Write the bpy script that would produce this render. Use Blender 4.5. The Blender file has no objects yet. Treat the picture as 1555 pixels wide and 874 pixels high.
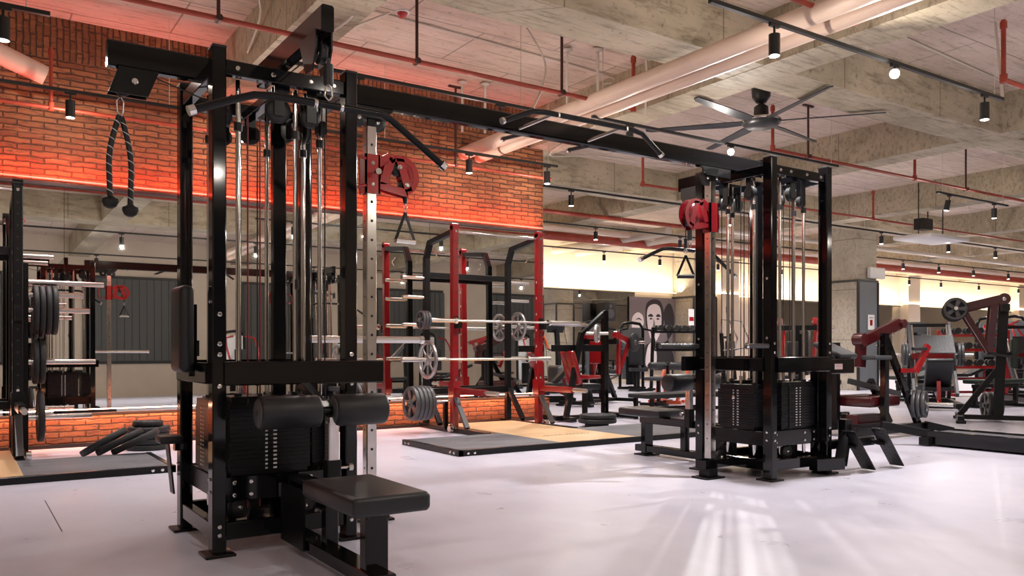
import bpy, math, random
from mathutils import Vector, Matrix
random.seed(7)
PI = math.pi
SC = bpy.context.scene
COL = SC.collection

# ------------------------------------------------------------------ camera
cam_data = bpy.data.cameras.new('camera')
cam = bpy.data.objects.new('camera', cam_data)
COL.objects.link(cam)
cam.location = (0, 0, 0.975)
cam.rotation_euler = (PI / 2, 0, -math.atan2(0.5563, 0.8310))
cam_data.sensor_width = 36
cam_data.lens = 1250 / 1555 * 36
cam_data.shift_y = 0.0598
cam_data.clip_end = 200
SC.camera = cam

# ------------------------------------------------------------------ world, exposure
w = bpy.data.worlds.new('world')
SC.world = w
w.use_nodes = True
w.node_tree.nodes['Background'].inputs[0].default_value = (1.0, 0.9, 0.84, 1)
w.node_tree.nodes['Background'].inputs[1].default_value = 0.35
SC.view_settings.view_transform = 'Standard'
SC.view_settings.look = 'None'
SC.view_settings.gamma = 1
SC.view_settings.use_curve_mapping = False
SC.view_settings.exposure = 0.06
cy = SC.cycles
cy.use_denoising = True
cy.max_bounces = 7
cy.diffuse_bounces = 4
cy.glossy_bounces = 5
cy.sample_clamp_indirect = 8
cy.sample_clamp_direct = 0
cy.caustics_reflective = False
cy.caustics_refractive = False
cy.blur_glossy = 0.6

CEIL_FILL_W = 19          # added point light under each lit head, standing in for ceiling bounce
SPOT_W = 160          # each track spotlight
LED_RED_W = 54       # LED strip on top of the brick wall mirror
LED_WARM_W = 620    # LED strip on top of the far wall mirror

def area_light(name, loc, rot, sx, sy, power, color, parent=None, spread=PI):
    d = bpy.data.lights.new(name, 'AREA')
    d.shape = 'RECTANGLE'; d.size = sx; d.size_y = sy
    d.energy = power; d.color = color; d.spread = spread
    o = bpy.data.objects.new(name, d); COL.objects.link(o)
    o.location = loc; o.rotation_euler = rot
    if parent: o.parent = parent
    return o

# red LED strip on the mirror's top edge washing up the brick, and its warm twin under the mirror
LED_A = area_light('red_led_light', (2.4, 9.31, 2.66), (PI - 0.6, 0, 0), 8.6, 0.04, LED_RED_W, (1.0, 0.075, 0.035), spread=2.5)
LED_B = area_light('orange_led_light', (2.4, 9.20, 0.36), (0.25, 0, 0), 8.6, 0.04, 60, (1.0, 0.36, 0.2))
# warm LED strip on top of the far wall's mirror, washing up
LED_C = area_light('warm_led_light', (24.0, 17.62, 2.70), (PI - 0.30, 0, 0), 34.0, 0.08, LED_WARM_W, (1.0, 0.83, 0.62))

# ------------------------------------------------------------------ materials
MATS = {}
def nodes_of(name):
    m = bpy.data.materials.new(name); m.use_nodes = True
    nt = m.node_tree; b = nt.nodes['Principled BSDF']
    MATS[name] = m
    return m, nt, b
def simple(name, col, rough=0.5, metal=0.0, coat=0.0, emit=None, estr=0.0, noise=0.0, nscale=20, bump=0.0, spec=0.5):
    m, nt, b = nodes_of(name)
    b.inputs['Base Color'].default_value = (*col, 1)
    b.inputs['Roughness'].default_value = rough
    b.inputs['Metallic'].default_value = metal
    b.inputs['Specular IOR Level'].default_value = spec
    if coat: b.inputs['Coat Weight'].default_value = coat; b.inputs['Coat Roughness'].default_value = 0.08
    if emit: b.inputs['Emission Color'].default_value = (*emit, 1); b.inputs['Emission Strength'].default_value = estr
    if noise or bump:
        tc = nt.nodes.new('ShaderNodeTexCoord'); n = nt.nodes.new('ShaderNodeTexNoise')
        n.inputs['Scale'].default_value = nscale; n.inputs['Detail'].default_value = 5
        nt.links.new(tc.outputs['Object'], n.inputs['Vector'])
        if noise:
            r = nt.nodes.new('ShaderNodeValToRGB')
            r.color_ramp.elements[0].position = 0.3; r.color_ramp.elements[1].position = 0.7
            r.color_ramp.elements[0].color = (*[c * (1 - noise) for c in col], 1)
            r.color_ramp.elements[1].color = (*[min(1, c * (1 + noise)) for c in col], 1)
            nt.links.new(n.outputs['Fac'], r.inputs['Fac']); nt.links.new(r.outputs['Color'], b.inputs['Base Color'])
        if bump:
            bp = nt.nodes.new('ShaderNodeBump'); bp.inputs['Strength'].default_value = bump; bp.inputs['Distance'].default_value = 0.005
            nt.links.new(n.outputs['Fac'], bp.inputs['Height']); nt.links.new(bp.outputs['Normal'], b.inputs['Normal'])
    return m
simple('black_gloss', (0.004, 0.004, 0.005), 0.08, 0.0, 0.0, spec=0.42)
simple('black_satin', (0.006, 0.006, 0.007), 0.28, spec=0.28)
simple('black_plastic', (0.012, 0.012, 0.013), 0.45)
simple('pad_vinyl', (0.014, 0.015, 0.018), 0.38, bump=0.15, nscale=180)
simple('grey_pad', (0.045, 0.05, 0.055), 0.5, bump=0.15, nscale=150)
simple('green_pad', (0.014, 0.026, 0.018), 0.45, bump=0.15, nscale=150)
simple('rubber', (0.014, 0.014, 0.015), 0.62, noise=0.4, nscale=60)
simple('rubber_light', (0.05, 0.05, 0.052), 0.6, noise=0.3, nscale=30)
simple('chrome', (0.80, 0.79, 0.77), 0.10, 1.0)
simple('brushed_steel', (0.72, 0.70, 0.66), 0.26, 1.0)
simple('dull_steel', (0.66, 0.63, 0.60), 0.16, 1.0, noise=0.10, nscale=15)
simple('plate_steel', (0.42, 0.42, 0.43), 0.32, 1.0)
simple('iron_grey', (0.10, 0.10, 0.105), 0.42, 0.4)
simple('red_paint', (0.30, 0.006, 0.010), 0.22, 0, 0.5)
simple('red_bright', (0.46, 0.018, 0.018), 0.25, 0, 0.5)
simple('crimson', (0.17, 0.004, 0.009), 0.22, 0, 0.5)
simple('dark_red', (0.055, 0.003, 0.005), 0.3, 0, 0.3)
simple('orange_paint', (0.62, 0.10, 0.03), 0.35)
simple('red_conduit', (0.33, 0.045, 0.022), 0.45, noise=0.2, nscale=8)
simple('dark_conduit', (0.05, 0.012, 0.01), 0.5)
simple('pvc', (0.66, 0.50, 0.40), 0.5, noise=0.06, nscale=3)
simple('cable_white', (0.62, 0.55, 0.47), 0.6)
simple('cable_dark', (0.02, 0.018, 0.018), 0.5)
simple('wire_red', (0.20, 0.01, 0.01), 0.4)
simple('track_black', (0.008, 0.008, 0.008), 0.4)
simple('lamp_glow', (1, 1, 1), 0.5, emit=(1.0, 0.95, 0.88), estr=14)
simple('lamp_soft', (1, 1, 1), 0.5, emit=(1.0, 0.93, 0.85), estr=2.2)
simple('lamp_bright', (1, 1, 1), 0.5, emit=(0.9, 0.96, 1.0), estr=150)
simple('led_red', (1, 0.1, 0.1), 0.5, emit=(1.0, 0.07, 0.04), estr=6)
simple('led_warm', (1, 0.8, 0.5), 0.5, emit=(1.0, 0.8, 0.5), estr=5)
simple('white_plastic', (0.75, 0.74, 0.72), 0.4)
simple('grey_panel', (0.15, 0.16, 0.17), 0.35, noise=0.08, nscale=2)
simple('curtain_grey', (0.10, 0.105, 0.10), 0.7)
simple('back_cream', (0.66, 0.57, 0.45), 0.7, noise=0.06, nscale=2)
simple('sticker_white', (0.7, 0.68, 0.66), 0.5)
simple('skirting_black', (0.015, 0.014, 0.014), 0.4)
simple('mural_paper', (0.66, 0.57, 0.57), 0.7)
simple('mural_dark', (0.03, 0.025, 0.028), 0.8)
simple('mural_mid', (0.19, 0.155, 0.16), 0.8)
simple('mural_light', (0.75, 0.66, 0.65), 0.8)
simple('red_sticker', (0.55, 0.05, 0.05), 0.5)
m = simple('mirror', (0.80, 0.82, 0.80), 0.012, 1.0)

def mixc(nt, a, b, fac, mode='MIX'):
    n = nt.nodes.new('ShaderNodeMix'); n.data_type = 'RGBA'; n.blend_type = mode
    for sock, v in ((6, a), (7, b)):
        if isinstance(v, tuple): n.inputs[sock].default_value = (*v, 1)
        else: nt.links.new(v, n.inputs[sock])
    if isinstance(fac, float): n.inputs[0].default_value = fac
    else: nt.links.new(fac, n.inputs[0])
    return n.outputs[2]
def ramp(nt, src, p0, p1, c0=(0, 0, 0), c1=(1, 1, 1)):
    r = nt.nodes.new('ShaderNodeValToRGB')
    r.color_ramp.elements[0].position = p0; r.color_ramp.elements[1].position = p1
    r.color_ramp.elements[0].color = (*c0, 1); r.color_ramp.elements[1].color = (*c1, 1)
    nt.links.new(src, r.inputs['Fac']); return r.outputs['Color']
def noise(nt, vec, scale, detail=6, rough=0.6, dist=0.0):
    n = nt.nodes.new('ShaderNodeTexNoise'); n.inputs['Scale'].default_value = scale
    n.inputs['Detail'].default_value = detail; n.inputs['Roughness'].default_value = rough; n.inputs['Distortion'].default_value = dist
    nt.links.new(vec, n.inputs['Vector']); return n.outputs['Fac']
def mapping(nt, vec, scale=(1, 1, 1), rot=(0, 0, 0), loc=(0, 0, 0)):
    n = nt.nodes.new('ShaderNodeMapping'); n.inputs['Scale'].default_value = scale
    n.inputs['Rotation'].default_value = rot; n.inputs['Location'].default_value = loc
    nt.links.new(vec, n.inputs['Vector']); return n.outputs['Vector']
def bump(nt, b, h, s, d=0.01):
    bp = nt.nodes.new('ShaderNodeBump'); bp.inputs['Strength'].default_value = s; bp.inputs['Distance'].default_value = d
    nt.links.new(h, bp.inputs['Height']); nt.links.new(bp.outputs['Normal'], b.inputs['Normal'])

def concrete(name, ca, cb, cstain, board=(1.83, 0.92), swap='xy', k=1.0):
    m, nt, b = nodes_of(name)
    tc = nt.nodes.new('ShaderNodeTexCoord'); v = tc.outputs['Object']
    n1 = noise(nt, v, 1.1, 8, 0.65, 0.4)
    n2 = noise(nt, mapping(nt, v, (1, 9, 5)), 2.2, 6, 0.7)
    n3 = noise(nt, v, 14, 6, 0.7)
    c = mixc(nt, ca, cb, ramp(nt, n1, 0.35, 0.68))
    c = mixc(nt, c, cstain, ramp(nt, n2, 0.5, 0.7, (0, 0, 0), (0.85, 0.85, 0.85)))
    c = mixc(nt, c, (0.10, 0.085, 0.06), ramp(nt, n3, 0.58, 0.72, (0, 0, 0), (0.5 * k, 0.5 * k, 0.5 * k)))
    br = nt.nodes.new('ShaderNodeTexBrick')
    sep = nt.nodes.new('ShaderNodeSeparateXYZ'); nt.links.new(v, sep.inputs[0])
    cmb = nt.nodes.new('ShaderNodeCombineXYZ')
    if swap == 'xy':
        nt.links.new(sep.outputs['X'], cmb.inputs['X']); nt.links.new(sep.outputs['Y'], cmb.inputs['Y'])
    else:
        add = nt.nodes.new('ShaderNodeMath'); nt.links.new(sep.outputs['X'], add.inputs[0]); nt.links.new(sep.outputs['Y'], add.inputs[1])
        nt.links.new(add.outputs[0], cmb.inputs['X']); nt.links.new(sep.outputs['Z'], cmb.inputs['Y'])
    nt.links.new(cmb.outputs[0], br.inputs['Vector'])
    br.inputs['Scale'].default_value = 1; br.inputs['Brick Width'].default_value = board[0]; br.inputs['Row Height'].default_value = board[1]
    br.inputs['Mortar Size'].default_value = 0.010; br.inputs['Mortar Smooth'].default_value = 0.3; br.offset = 0.5
    br.inputs['Color1'].default_value = (0, 0, 0, 1); br.inputs['Color2'].default_value = (0, 0, 0, 1); br.inputs['Mortar'].default_value = (0.6, 0.6, 0.6, 1)
    c = mixc(nt, c, (0.10, 0.08, 0.055), br.outputs['Color'])
    nt.links.new(c, b.inputs['Base Color'])
    b.inputs['Roughness'].default_value = 0.85
    bump(nt, b, n3, 0.35, 0.01)
    return m
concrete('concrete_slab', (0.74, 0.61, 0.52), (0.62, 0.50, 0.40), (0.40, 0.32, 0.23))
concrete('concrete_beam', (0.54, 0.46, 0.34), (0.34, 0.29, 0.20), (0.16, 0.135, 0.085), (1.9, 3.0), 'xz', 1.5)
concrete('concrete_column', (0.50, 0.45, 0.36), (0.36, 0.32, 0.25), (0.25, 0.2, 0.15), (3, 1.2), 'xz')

def brick(name, c1, c2, mortar, split=None):
    m, nt, b = nodes_of(name)
    tc = nt.nodes.new('ShaderNodeTexCoord')
    sep = nt.nodes.new('ShaderNodeSeparateXYZ'); nt.links.new(tc.outputs['Object'], sep.inputs[0])
    def tex(u, vv):
        cmb = nt.nodes.new('ShaderNodeCombineXYZ'); nt.links.new(u, cmb.inputs['X']); nt.links.new(vv, cmb.inputs['Y'])
        nz = nt.nodes.new('ShaderNodeTexNoise'); nz.inputs['Scale'].default_value = 9; nt.links.new(tc.outputs['Object'], nz.inputs['Vector'])
        vm = nt.nodes.new('ShaderNodeVectorMath'); vm.operation = 'SCALE'; vm.inputs['Scale'].default_value = 0.034
        nt.links.new(nz.outputs['Color'], vm.inputs[0])
        va = nt.nodes.new('ShaderNodeVectorMath'); va.operation = 'ADD'; nt.links.new(cmb.outputs[0], va.inputs[0]); nt.links.new(vm.outputs[0], va.inputs[1])
        br = nt.nodes.new('ShaderNodeTexBrick'); nt.links.new(va.outputs[0], br.inputs['Vector'])
        br.inputs['Scale'].default_value = 1; br.inputs['Brick Width'].default_value = 0.235; br.inputs['Row Height'].default_value = 0.058
        br.inputs['Mortar Size'].default_value = 0.009; br.inputs['Mortar Smooth'].default_value = 0.7; br.inputs['Bias'].default_value = -0.1
        br.inputs['Color1'].default_value = (*c1, 1); br.inputs['Color2'].default_value = (*c2, 1); br.inputs['Mortar'].default_value = (*mortar, 1)
        return br
    A = tex(sep.outputs['X'], sep.outputs['Z'])
    col, fac = A.outputs['Color'], A.outputs['Fac']
    if split:
        B = tex(sep.outputs['Z'], sep.outputs['X'])
        gt = nt.nodes.new('ShaderNodeMath'); gt.operation = 'GREATER_THAN'; gt.inputs[1].default_value = split
        nt.links.new(sep.outputs['Z'], gt.inputs[0])
        col = mixc(nt, col, B.outputs['Color'], gt.outputs[0]); fac = mixc(nt, fac, B.outputs['Fac'], gt.outputs[0])
    n1 = noise(nt, tc.outputs['Object'], 0.9, 6, 0.6)
    n2 = noise(nt, mapping(nt, tc.outputs['Object'], (0.35, 1, 1.6)), 22, 6, 0.75)
    n4 = noise(nt, mapping(nt, tc.outputs['Object'], (0.8, 1, 5)), 3.5, 5, 0.6)
    col = mixc(nt, col, (0.46, 0.22, 0.10), ramp(nt, n4, 0.55, 0.72, (0, 0, 0), (0.55, 0.55, 0.55)))
    col = mixc(nt, col, (0.11, 0.045, 0.018), ramp(nt, n1, 0.45, 0.7, (0, 0, 0), (0.65, 0.65, 0.65)))
    col = mixc(nt, col, (0.05, 0.025, 0.018), ramp(nt, n2, 0.52, 0.66, (0, 0, 0), (0.85, 0.85, 0.85)))
    nt.links.new(col, b.inputs['Base Color']); b.inputs['Roughness'].default_value = 0.8
    h = mixc(nt, fac, n2, 0.35)
    inv = nt.nodes.new('ShaderNodeInvert'); nt.links.new(h, inv.inputs['Color'])
    bump(nt, b, inv.outputs[0], 1.0, 0.045)
brick('brick', (0.36, 0.14, 0.055), (0.20, 0.062, 0.024), (0.09, 0.05, 0.028), 3.88)

# polished pale floor, slightly lilac, with soft swirls and a few slab joints
m, nt, b = nodes_of('floor_epoxy')
tc = nt.nodes.new('ShaderNodeTexCoord'); v = tc.outputs['Object']
c = mixc(nt, (0.71, 0.695, 0.79), (0.60, 0.59, 0.70), ramp(nt, noise(nt, mapping(nt, v, (1, 0.5, 1), (0, 0, 0.9)), 0.7, 5, 0.6, 0.6), 0.35, 0.65))
c = mixc(nt, c, (0.50, 0.48, 0.54), ramp(nt, noise(nt, mapping(nt, v, (3, 1, 1), (0, 0, 0.6)), 0.8, 4, 0.5), 0.5, 0.8, (0, 0, 0), (0.3, 0.3, 0.3)))
nt.links.new(c, b.inputs['Base Color'])
rr = ramp(nt, noise(nt, v, 2.5, 5), 0.3, 0.7, (0.26, 0.26, 0.26), (0.42, 0.42, 0.42))
nt.links.new(rr, b.inputs['Roughness']); b.inputs['Specular IOR Level'].default_value = 0.45

m, nt, b = nodes_of('wood_platform')
tc = nt.nodes.new('ShaderNodeTexCoord'); v = tc.outputs['Object']
c = mixc(nt, (0.62, 0.40, 0.20), (0.72, 0.50, 0.28), noise(nt, mapping(nt, v, (2, 22, 2)), 2.4, 6, 0.6))
nt.links.new(c, b.inputs['Base Color']); b.inputs['Roughness'].default_value = 0.4
m, nt, b = nodes_of('rubber_mat')
tc = nt.nodes.new('ShaderNodeTexCoord'); v = tc.outputs['Object']
c = mixc(nt, (0.085, 0.088, 0.10), (0.17, 0.17, 0.185), ramp(nt, noise(nt, mapping(nt, v, (1, 5, 1)), 1.6, 7, 0.7), 0.35, 0.7))
nt.links.new(c, b.inputs['Base Color']); b.inputs['Roughness'].default_value = 0.6
m, nt, b = nodes_of('wall_cream')
tc = nt.nodes.new('ShaderNodeTexCoord'); v = tc.outputs['Object']
c = mixc(nt, (0.72, 0.62, 0.50), (0.66, 0.56, 0.44), noise(nt, v, 0.8, 5, 0.6))
nt.links.new(c, b.inputs['Base Color']); b.inputs['Roughness'].default_value = 0.8
m, nt, b = nodes_of('checker_plate')
tc = nt.nodes.new('ShaderNodeTexCoord'); v = tc.outputs['Object']
vo = nt.nodes.new('ShaderNodeTexVoronoi'); vo.inputs['Scale'].default_value = 60; nt.links.new(v, vo.inputs['Vector'])
b.inputs['Base Color'].default_value = (0.01, 0.01, 0.011, 1); b.inputs['Roughness'].default_value = 0.35
bump(nt, b, vo.outputs['Distance'], 0.8, 0.004)

# ------------------------------------------------------------------ mesh builder
MAT_ORDER = None
class MB:
    """Collects shapes and links them as one mesh object."""
    def __init__(s, xf=None):
        s.v = []; s.f = []; s.sm = []; s.mi = []; s.mats = []; s.cur = 0; s.xf = xf
    def mat(s, name):
        if name not in s.mats: s.mats.append(name)
        s.cur = s.mats.index(name); return s
    def add(s, verts, faces, smooth=False):
        o = len(s.v)
        s.v += [tuple(s.xf @ Vector(p)) if s.xf else tuple(p) for p in verts]
        for f in faces:
            s.f.append(tuple(i + o for i in f)); s.sm.append(smooth); s.mi.append(s.cur)
        return s
    def box(s, x0, x1, y0, y1, z0, z1):
        vs = [(x, y, z) for z in (z0, z1) for y in (y0, y1) for x in (x0, x1)]
        return s.add(vs, [(0, 2, 3, 1), (4, 5, 7, 6), (0, 1, 5, 4), (2, 6, 7, 3), (0, 4, 6, 2), (1, 3, 7, 5)])
    def rbox(s, x0, x1, y0, y1, z0, z1, r=0.01, k=2):
        """box with rounded edges (superellipse-like rounding through stacked rings)"""
        def ring(ins, z):
            pts = []
            R = max(r, 1e-4)
            for cx, cy, a0 in ((x1 - R, y1 - R, 0), (x0 + R, y1 - R, 90), (x0 + R, y0 + R, 180), (x1 - R, y0 + R, 270)):
                for i in range(k + 2):
                    a = math.radians(a0 + 90 * i / (k + 1)); q = R - ins
                    pts.append((cx + q * math.cos(a), cy + q * math.sin(a), z))
            return pts
        rings = []
        for i in range(k + 2):
            a = PI / 2 * i / (k + 1); rings.append(ring(r * (1 - math.sin(a)), z0 + r * (1 - math.cos(a))))
        for i in range(k + 2):
            a = PI / 2 * (1 - i / (k + 1)); rings.append(ring(r * (1 - math.sin(a)), z1 - r * (1 - math.cos(a))))
        n = len(rings[0]); vs = [p for q in rings for p in q]; fs = []
        for j in range(len(rings) - 1):
            for i in range(n):
                fs.append((j * n + i, j * n + (i + 1) % n, (j + 1) * n + (i + 1) % n, (j + 1) * n + i))
        fs.append(tuple(reversed(range(n)))); fs.append(tuple(range((len(rings) - 1) * n, len(rings) * n)))
        return s.add(vs, fs, True)
    def frame(s, d, up):
        d = Vector(d).normalized(); up = Vector(up)
        if abs(d.dot(up)) > 0.98: up = Vector((1, 0, 0)) if abs(d.x) < 0.9 else Vector((0, 1, 0))
        sx = d.cross(up).normalized(); uy = sx.cross(d).normalized()
        return sx, uy
    def bar(s, p0, p1, w, h, up=(0, 0, 1), r=0.004):
        """square tube with eased corners from p0 to p1; w across, h along up"""
        p0 = Vector(p0); p1 = Vector(p1); sx, uy = s.frame(p1 - p0, up)
        r = min(r, w / 3, h / 3); a, b = w / 2, h / 2
        pr = [(a - r, -b), (a, -b + r), (a, b - r), (a - r, b), (-a + r, b), (-a, b - r), (-a, -b + r), (-a + r, -b)]
        vs = [p0 + sx * x + uy * y for x, y in pr] + [p1 + sx * x + uy * y for x, y in pr]
        fs = [(i, (i + 1) % 8, (i + 1) % 8 + 8, i + 8) for i in range(8)]
        s.add(vs, fs); s.add(vs, [tuple(reversed(range(8))), tuple(range(8, 16))]); return s
    def cyl(s, p0, p1, r0, r1=None, n=14, caps=True):
        r1 = r0 if r1 is None else r1
        p0 = Vector(p0); p1 = Vector(p1); sx, uy = s.frame(p1 - p0, (0, 0, 1))
        cs = [(math.cos(2 * PI * i / n), math.sin(2 * PI * i / n)) for i in range(n)]
        A = [p0 + (sx * c + uy * t) * r0 for c, t in cs]; B = [p1 + (sx * c + uy * t) * r1 for c, t in cs]
        s.add(A + B, [(i, (i + 1) % n, (i + 1) % n + n, i + n) for i in range(n)], True)
        if caps: s.add(A, [tuple(reversed(range(n)))]); s.add(B, [tuple(range(n))])
        return s
    def tube(s, pts, r, n=8, closed=False):
        P = [Vector(p) for p in pts]; N = len(P); rings = []
        prev = None
        for i in range(N):
            if closed: d = P[(i + 1) % N] - P[i - 1]
            else: d = P[min(i + 1, N - 1)] - P[max(i - 1, 0)]
            d.normalize()
            if prev is None: sx, uy = s.frame(d, (0, 0, 1))
            else:
                sx = (prev - d * prev.dot(d))
                sx = sx.normalized() if sx.length > 1e-5 else s.frame(d, (0, 0, 1))[0]
                uy = sx.cross(d).normalized()
            prev = sx
            rings.append([P[i] + (sx * math.cos(2 * PI * k / n) + uy * math.sin(2 * PI * k / n)) * r for k in range(n)])
        vs = [p for q in rings for p in q]; fs = []
        M = N if closed else N - 1
        for j in range(M):
            a, b = j * n, ((j + 1) % N) * n
            for i in range(n): fs.append((a + i, b + i, b + (i + 1) % n, a + (i + 1) % n))
        s.add(vs, fs, True)
        if not closed: s.add(rings[0], [tuple(range(n))]); s.add(rings[-1], [tuple(reversed(range(n)))])
        return s
    def lathe(s, prof, o=(0, 0, 0), axis=(0, 0, 1), n=28, smooth=True):
        """prof: (radius, height along axis)"""
        o = Vector(o); ax = Vector(axis).normalized(); sx, uy = s.frame(ax, (0, 0, 1) if abs(ax.z) < 0.9 else (0, 1, 0))
        vs = []; fs = []
        for r, h in prof:
            for i in range(n):
                a = 2 * PI * i / n; vs.append(o + ax * h + (sx * math.cos(a) + uy * math.sin(a)) * r)
        for j in range(len(prof) - 1):
            for i in range(n): fs.append((j * n + i, j * n + (i + 1) % n, (j + 1) * n + (i + 1) % n, (j + 1) * n + i))
        return s.add(vs, fs, smooth)
    def prism(s, poly, o, ex, ey, t):
        """2-D polygon in the plane (ex, ey) through o, extruded t along ex x ey, centred"""
        o = Vector(o); ex = Vector(ex).normalized(); ey = Vector(ey).normalized(); nz = ex.cross(ey)
        n = len(poly)
        A = [o + ex * x + ey * y - nz * t / 2 for x, y in poly]; B = [o + ex * x + ey * y + nz * t / 2 for x, y in poly]
        s.add(A + B, [tuple(reversed(range(n))), tuple(range(n, 2 * n))])
        return s.add(A + B, [(i, (i + 1) % n, (i + 1) % n + n, i + n) for i in range(n)])
    def mesh(s, name):
        me = bpy.data.meshes.new(name); me.from_pydata(s.v, [], s.f); me.update()
        me.polygons.foreach_set('use_smooth', s.sm); me.polygons.foreach_set('material_index', s.mi)
        for k in s.mats: me.materials.append(MATS[k])
        return me
    def build(s, name, mat=None, parent=None, loc=None, fix=True):
        if mat and not s.mats: s.mats = [mat]
        elif mat: pass
        me = s.mesh(name)
        o = bpy.data.objects.new(name, me); COL.objects.link(o)
        if parent: o.parent = parent
        if loc: o.location = loc
        import bmesh
        bm = bmesh.new(); bm.from_mesh(me); bmesh.ops.recalc_face_normals(bm, faces=bm.faces); bm.to_mesh(me); bm.free()
        return o

def tag(o, label, cat=None, group=None, kind=None):
    if label: o['label'] = label
    if cat: o['category'] = cat
    if group: o['group'] = group
    if kind: o['kind'] = kind
    return o
def thing(name, label, cat, loc=(0, 0, 0), rz=0.0, group=None):
    o = bpy.data.objects.new(name, None); COL.objects.link(o); o.empty_display_size = 0.1
    o.location = loc; o.rotation_euler = (0, 0, rz)
    return tag(o, label, cat, group)
def struct(name, mb, mat=None):
    o = mb.build(name, mat); o['kind'] = 'structure'; return o
def inst(src, name, parent=None, loc=(0, 0, 0), rot=(0, 0, 0), scale=None):
    """another object on the same mesh"""
    o = bpy.data.objects.new(name, src.data if hasattr(src, 'data') else src); COL.objects.link(o)
    o.parent = parent; o.location = loc; o.rotation_euler = rot
    if scale: o.scale = scale
    return o
def copy_tree(root, loc, rz, label, group=None, parent=None):
    c = root.copy(); COL.objects.link(c); c.location = loc; c.rotation_euler = (0, 0, rz)
    c['label'] = label
    if group: c['group'] = group
    for ch in list(root.children):
        k = ch.copy(); COL.objects.link(k); k.parent = c
        for g in list(ch.children):
            q = g.copy(); COL.objects.link(q); q.parent = k
    return c
ORD = ['first', 'second', 'third', 'fourth', 'fifth', 'sixth', 'seventh', 'eighth', 'ninth', 'tenth', 'eleventh', 'twelfth', 'thirteenth', 'fourteenth', 'fifteenth', 'sixteenth']
_bolt = MB().mat('chrome').lathe([(0.0001, 0), (0.014, 0), (0.014, 0.003), (0.009, 0.004), (0.009, 0.011), (0.0001, 0.011)], n=10, smooth=False).mesh('bolt')
def bolt(parent, p, d, k=1.0):
    q = Vector(d).to_track_quat('Z', 'Y').to_euler()
    return inst(_bolt, 'bolt', parent, p, q, (k, k, k))
# ================================================================== room
FX0, FX1, FY0, FY1 = -6.0, 44.0, -6.0, 18.0
SLAB, BB = 4.30, 3.78
struct('floor', MB().mat('floor_epoxy').box(FX0, FX1, FY0, FY1, -0.12, 0.0))
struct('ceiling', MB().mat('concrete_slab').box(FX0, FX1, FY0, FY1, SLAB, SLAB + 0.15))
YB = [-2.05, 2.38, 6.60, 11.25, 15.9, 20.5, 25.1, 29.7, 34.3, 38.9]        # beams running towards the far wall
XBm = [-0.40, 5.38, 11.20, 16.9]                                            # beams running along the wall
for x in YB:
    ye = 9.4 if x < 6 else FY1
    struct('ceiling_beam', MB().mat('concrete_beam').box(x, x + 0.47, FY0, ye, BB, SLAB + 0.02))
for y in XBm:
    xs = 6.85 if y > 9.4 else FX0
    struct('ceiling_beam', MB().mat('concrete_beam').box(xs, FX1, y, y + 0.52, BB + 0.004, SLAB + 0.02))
# brick volume: front face at Y 9.4, right end at X 6.82, notched for the beam
b_ = MB().mat('brick').box(FX0, 6.58, 9.40, 9.75, 0, SLAB)
b_.box(6.58, 6.82, 9.40, 9.75, 0, BB)
b_.box(6.57, 6.82, 9.75, FY1, 0, BB)
struct('wall_brick', b_)
MB().mat('brick').box(FX0, 6.82, 9.25, 9.40, 0, 0.30).build('wall_brick_plinth')['kind'] = 'structure'
struct('baseboard_brick', MB().mat('skirting_black').box(FX0, 6.84, 9.22, 9.25, 0, 0.035))
struct('wall_far', MB().mat('wall_cream').box(6.82, FX1, FY1, FY1 + 0.2, 0, SLAB))
struct('wall_right', MB().mat('wall_cream').box(FX1, FX1 + 0.2, FY0, FY1, 0, SLAB))
struct('wall_left', MB().mat('back_cream').box(FX0 - 0.2, FX0, FY0, FY1, 0, SLAB))
# back wall behind the camera, seen in the mirror: cream piers with grey blinds between
struct('wall_back', MB().mat('back_cream').box(FX0, FX1, FY0 - 0.2, FY0, 0, SLAB))
i = 0
for x in [-5.2, -1.3, 2.7, 6.9, 11.2, 15.6, 20.2, 25, 30]:
    i += 1
    o = MB().mat('skirting_black').box(x, x + 2.5, FY0, FY0 + 0.05, 0.9, 3.3).build('window_%d' % i); o['kind'] = 'structure'
    q = MB().mat('curtain_grey')
    k = 0
    while k * 0.19 < 2.3:
        q.box(x + 0.08 + k * 0.19, x + 0.08 + k * 0.19 + 0.175, FY0 + 0.05, FY0 + 0.065 + 0.01 * (k % 2), 0.98, 3.22); k += 1
    q.build('window_blind', None, o)

# mirrors
def mirror(name, x0, x1, y, z0, z1, lean, label, seams):
    t = thing(name, label, 'mirror', ((x0 + x1) / 2, y, z0))
    w2 = (x1 - x0) / 2
    n = len(seams) + 1
    xs = [x0] + seams + [x1]
    cx = (x0 + x1) / 2
    for a, b in zip(xs[:-1], xs[1:]):
        g = MB().mat('mirror')
        g.add([(a - cx + 0.002, 0, 0), (b - cx - 0.002, 0, 0), (b - cx - 0.002, lean, z1 - z0), (a - cx + 0.002, lean, z1 - z0),
               (a - cx + 0.002, 0.012, 0), (b - cx - 0.002, 0.012, 0), (b - cx - 0.002, lean + 0.012, z1 - z0), (a - cx + 0.002, lean + 0.012, z1 - z0)],
              [(0, 1, 2, 3), (7, 6, 5, 4), (0, 4, 5, 1), (1, 5, 6, 2), (2, 6, 7, 3), (3, 7, 4, 0)])
        g.build('mirror_pane', None, t)
    f = MB().mat('skirting_black').box(-w2, w2, -0.01, 0.03, -0.025, 0.0).box(-w2, w2, -0.012, 0.045, z1 - z0, z1 - z0 + 0.03)
    f.build('frame', None, t)
    return t
mirror('wall_mirror', -5.8, 6.80, 9.34, 0.33, 2.60, 0.024, 'long wall mirror set into the red brick wall above its brick plinth', [-3.6, -1.5, 0.86, 3.1, 5.0])
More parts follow.
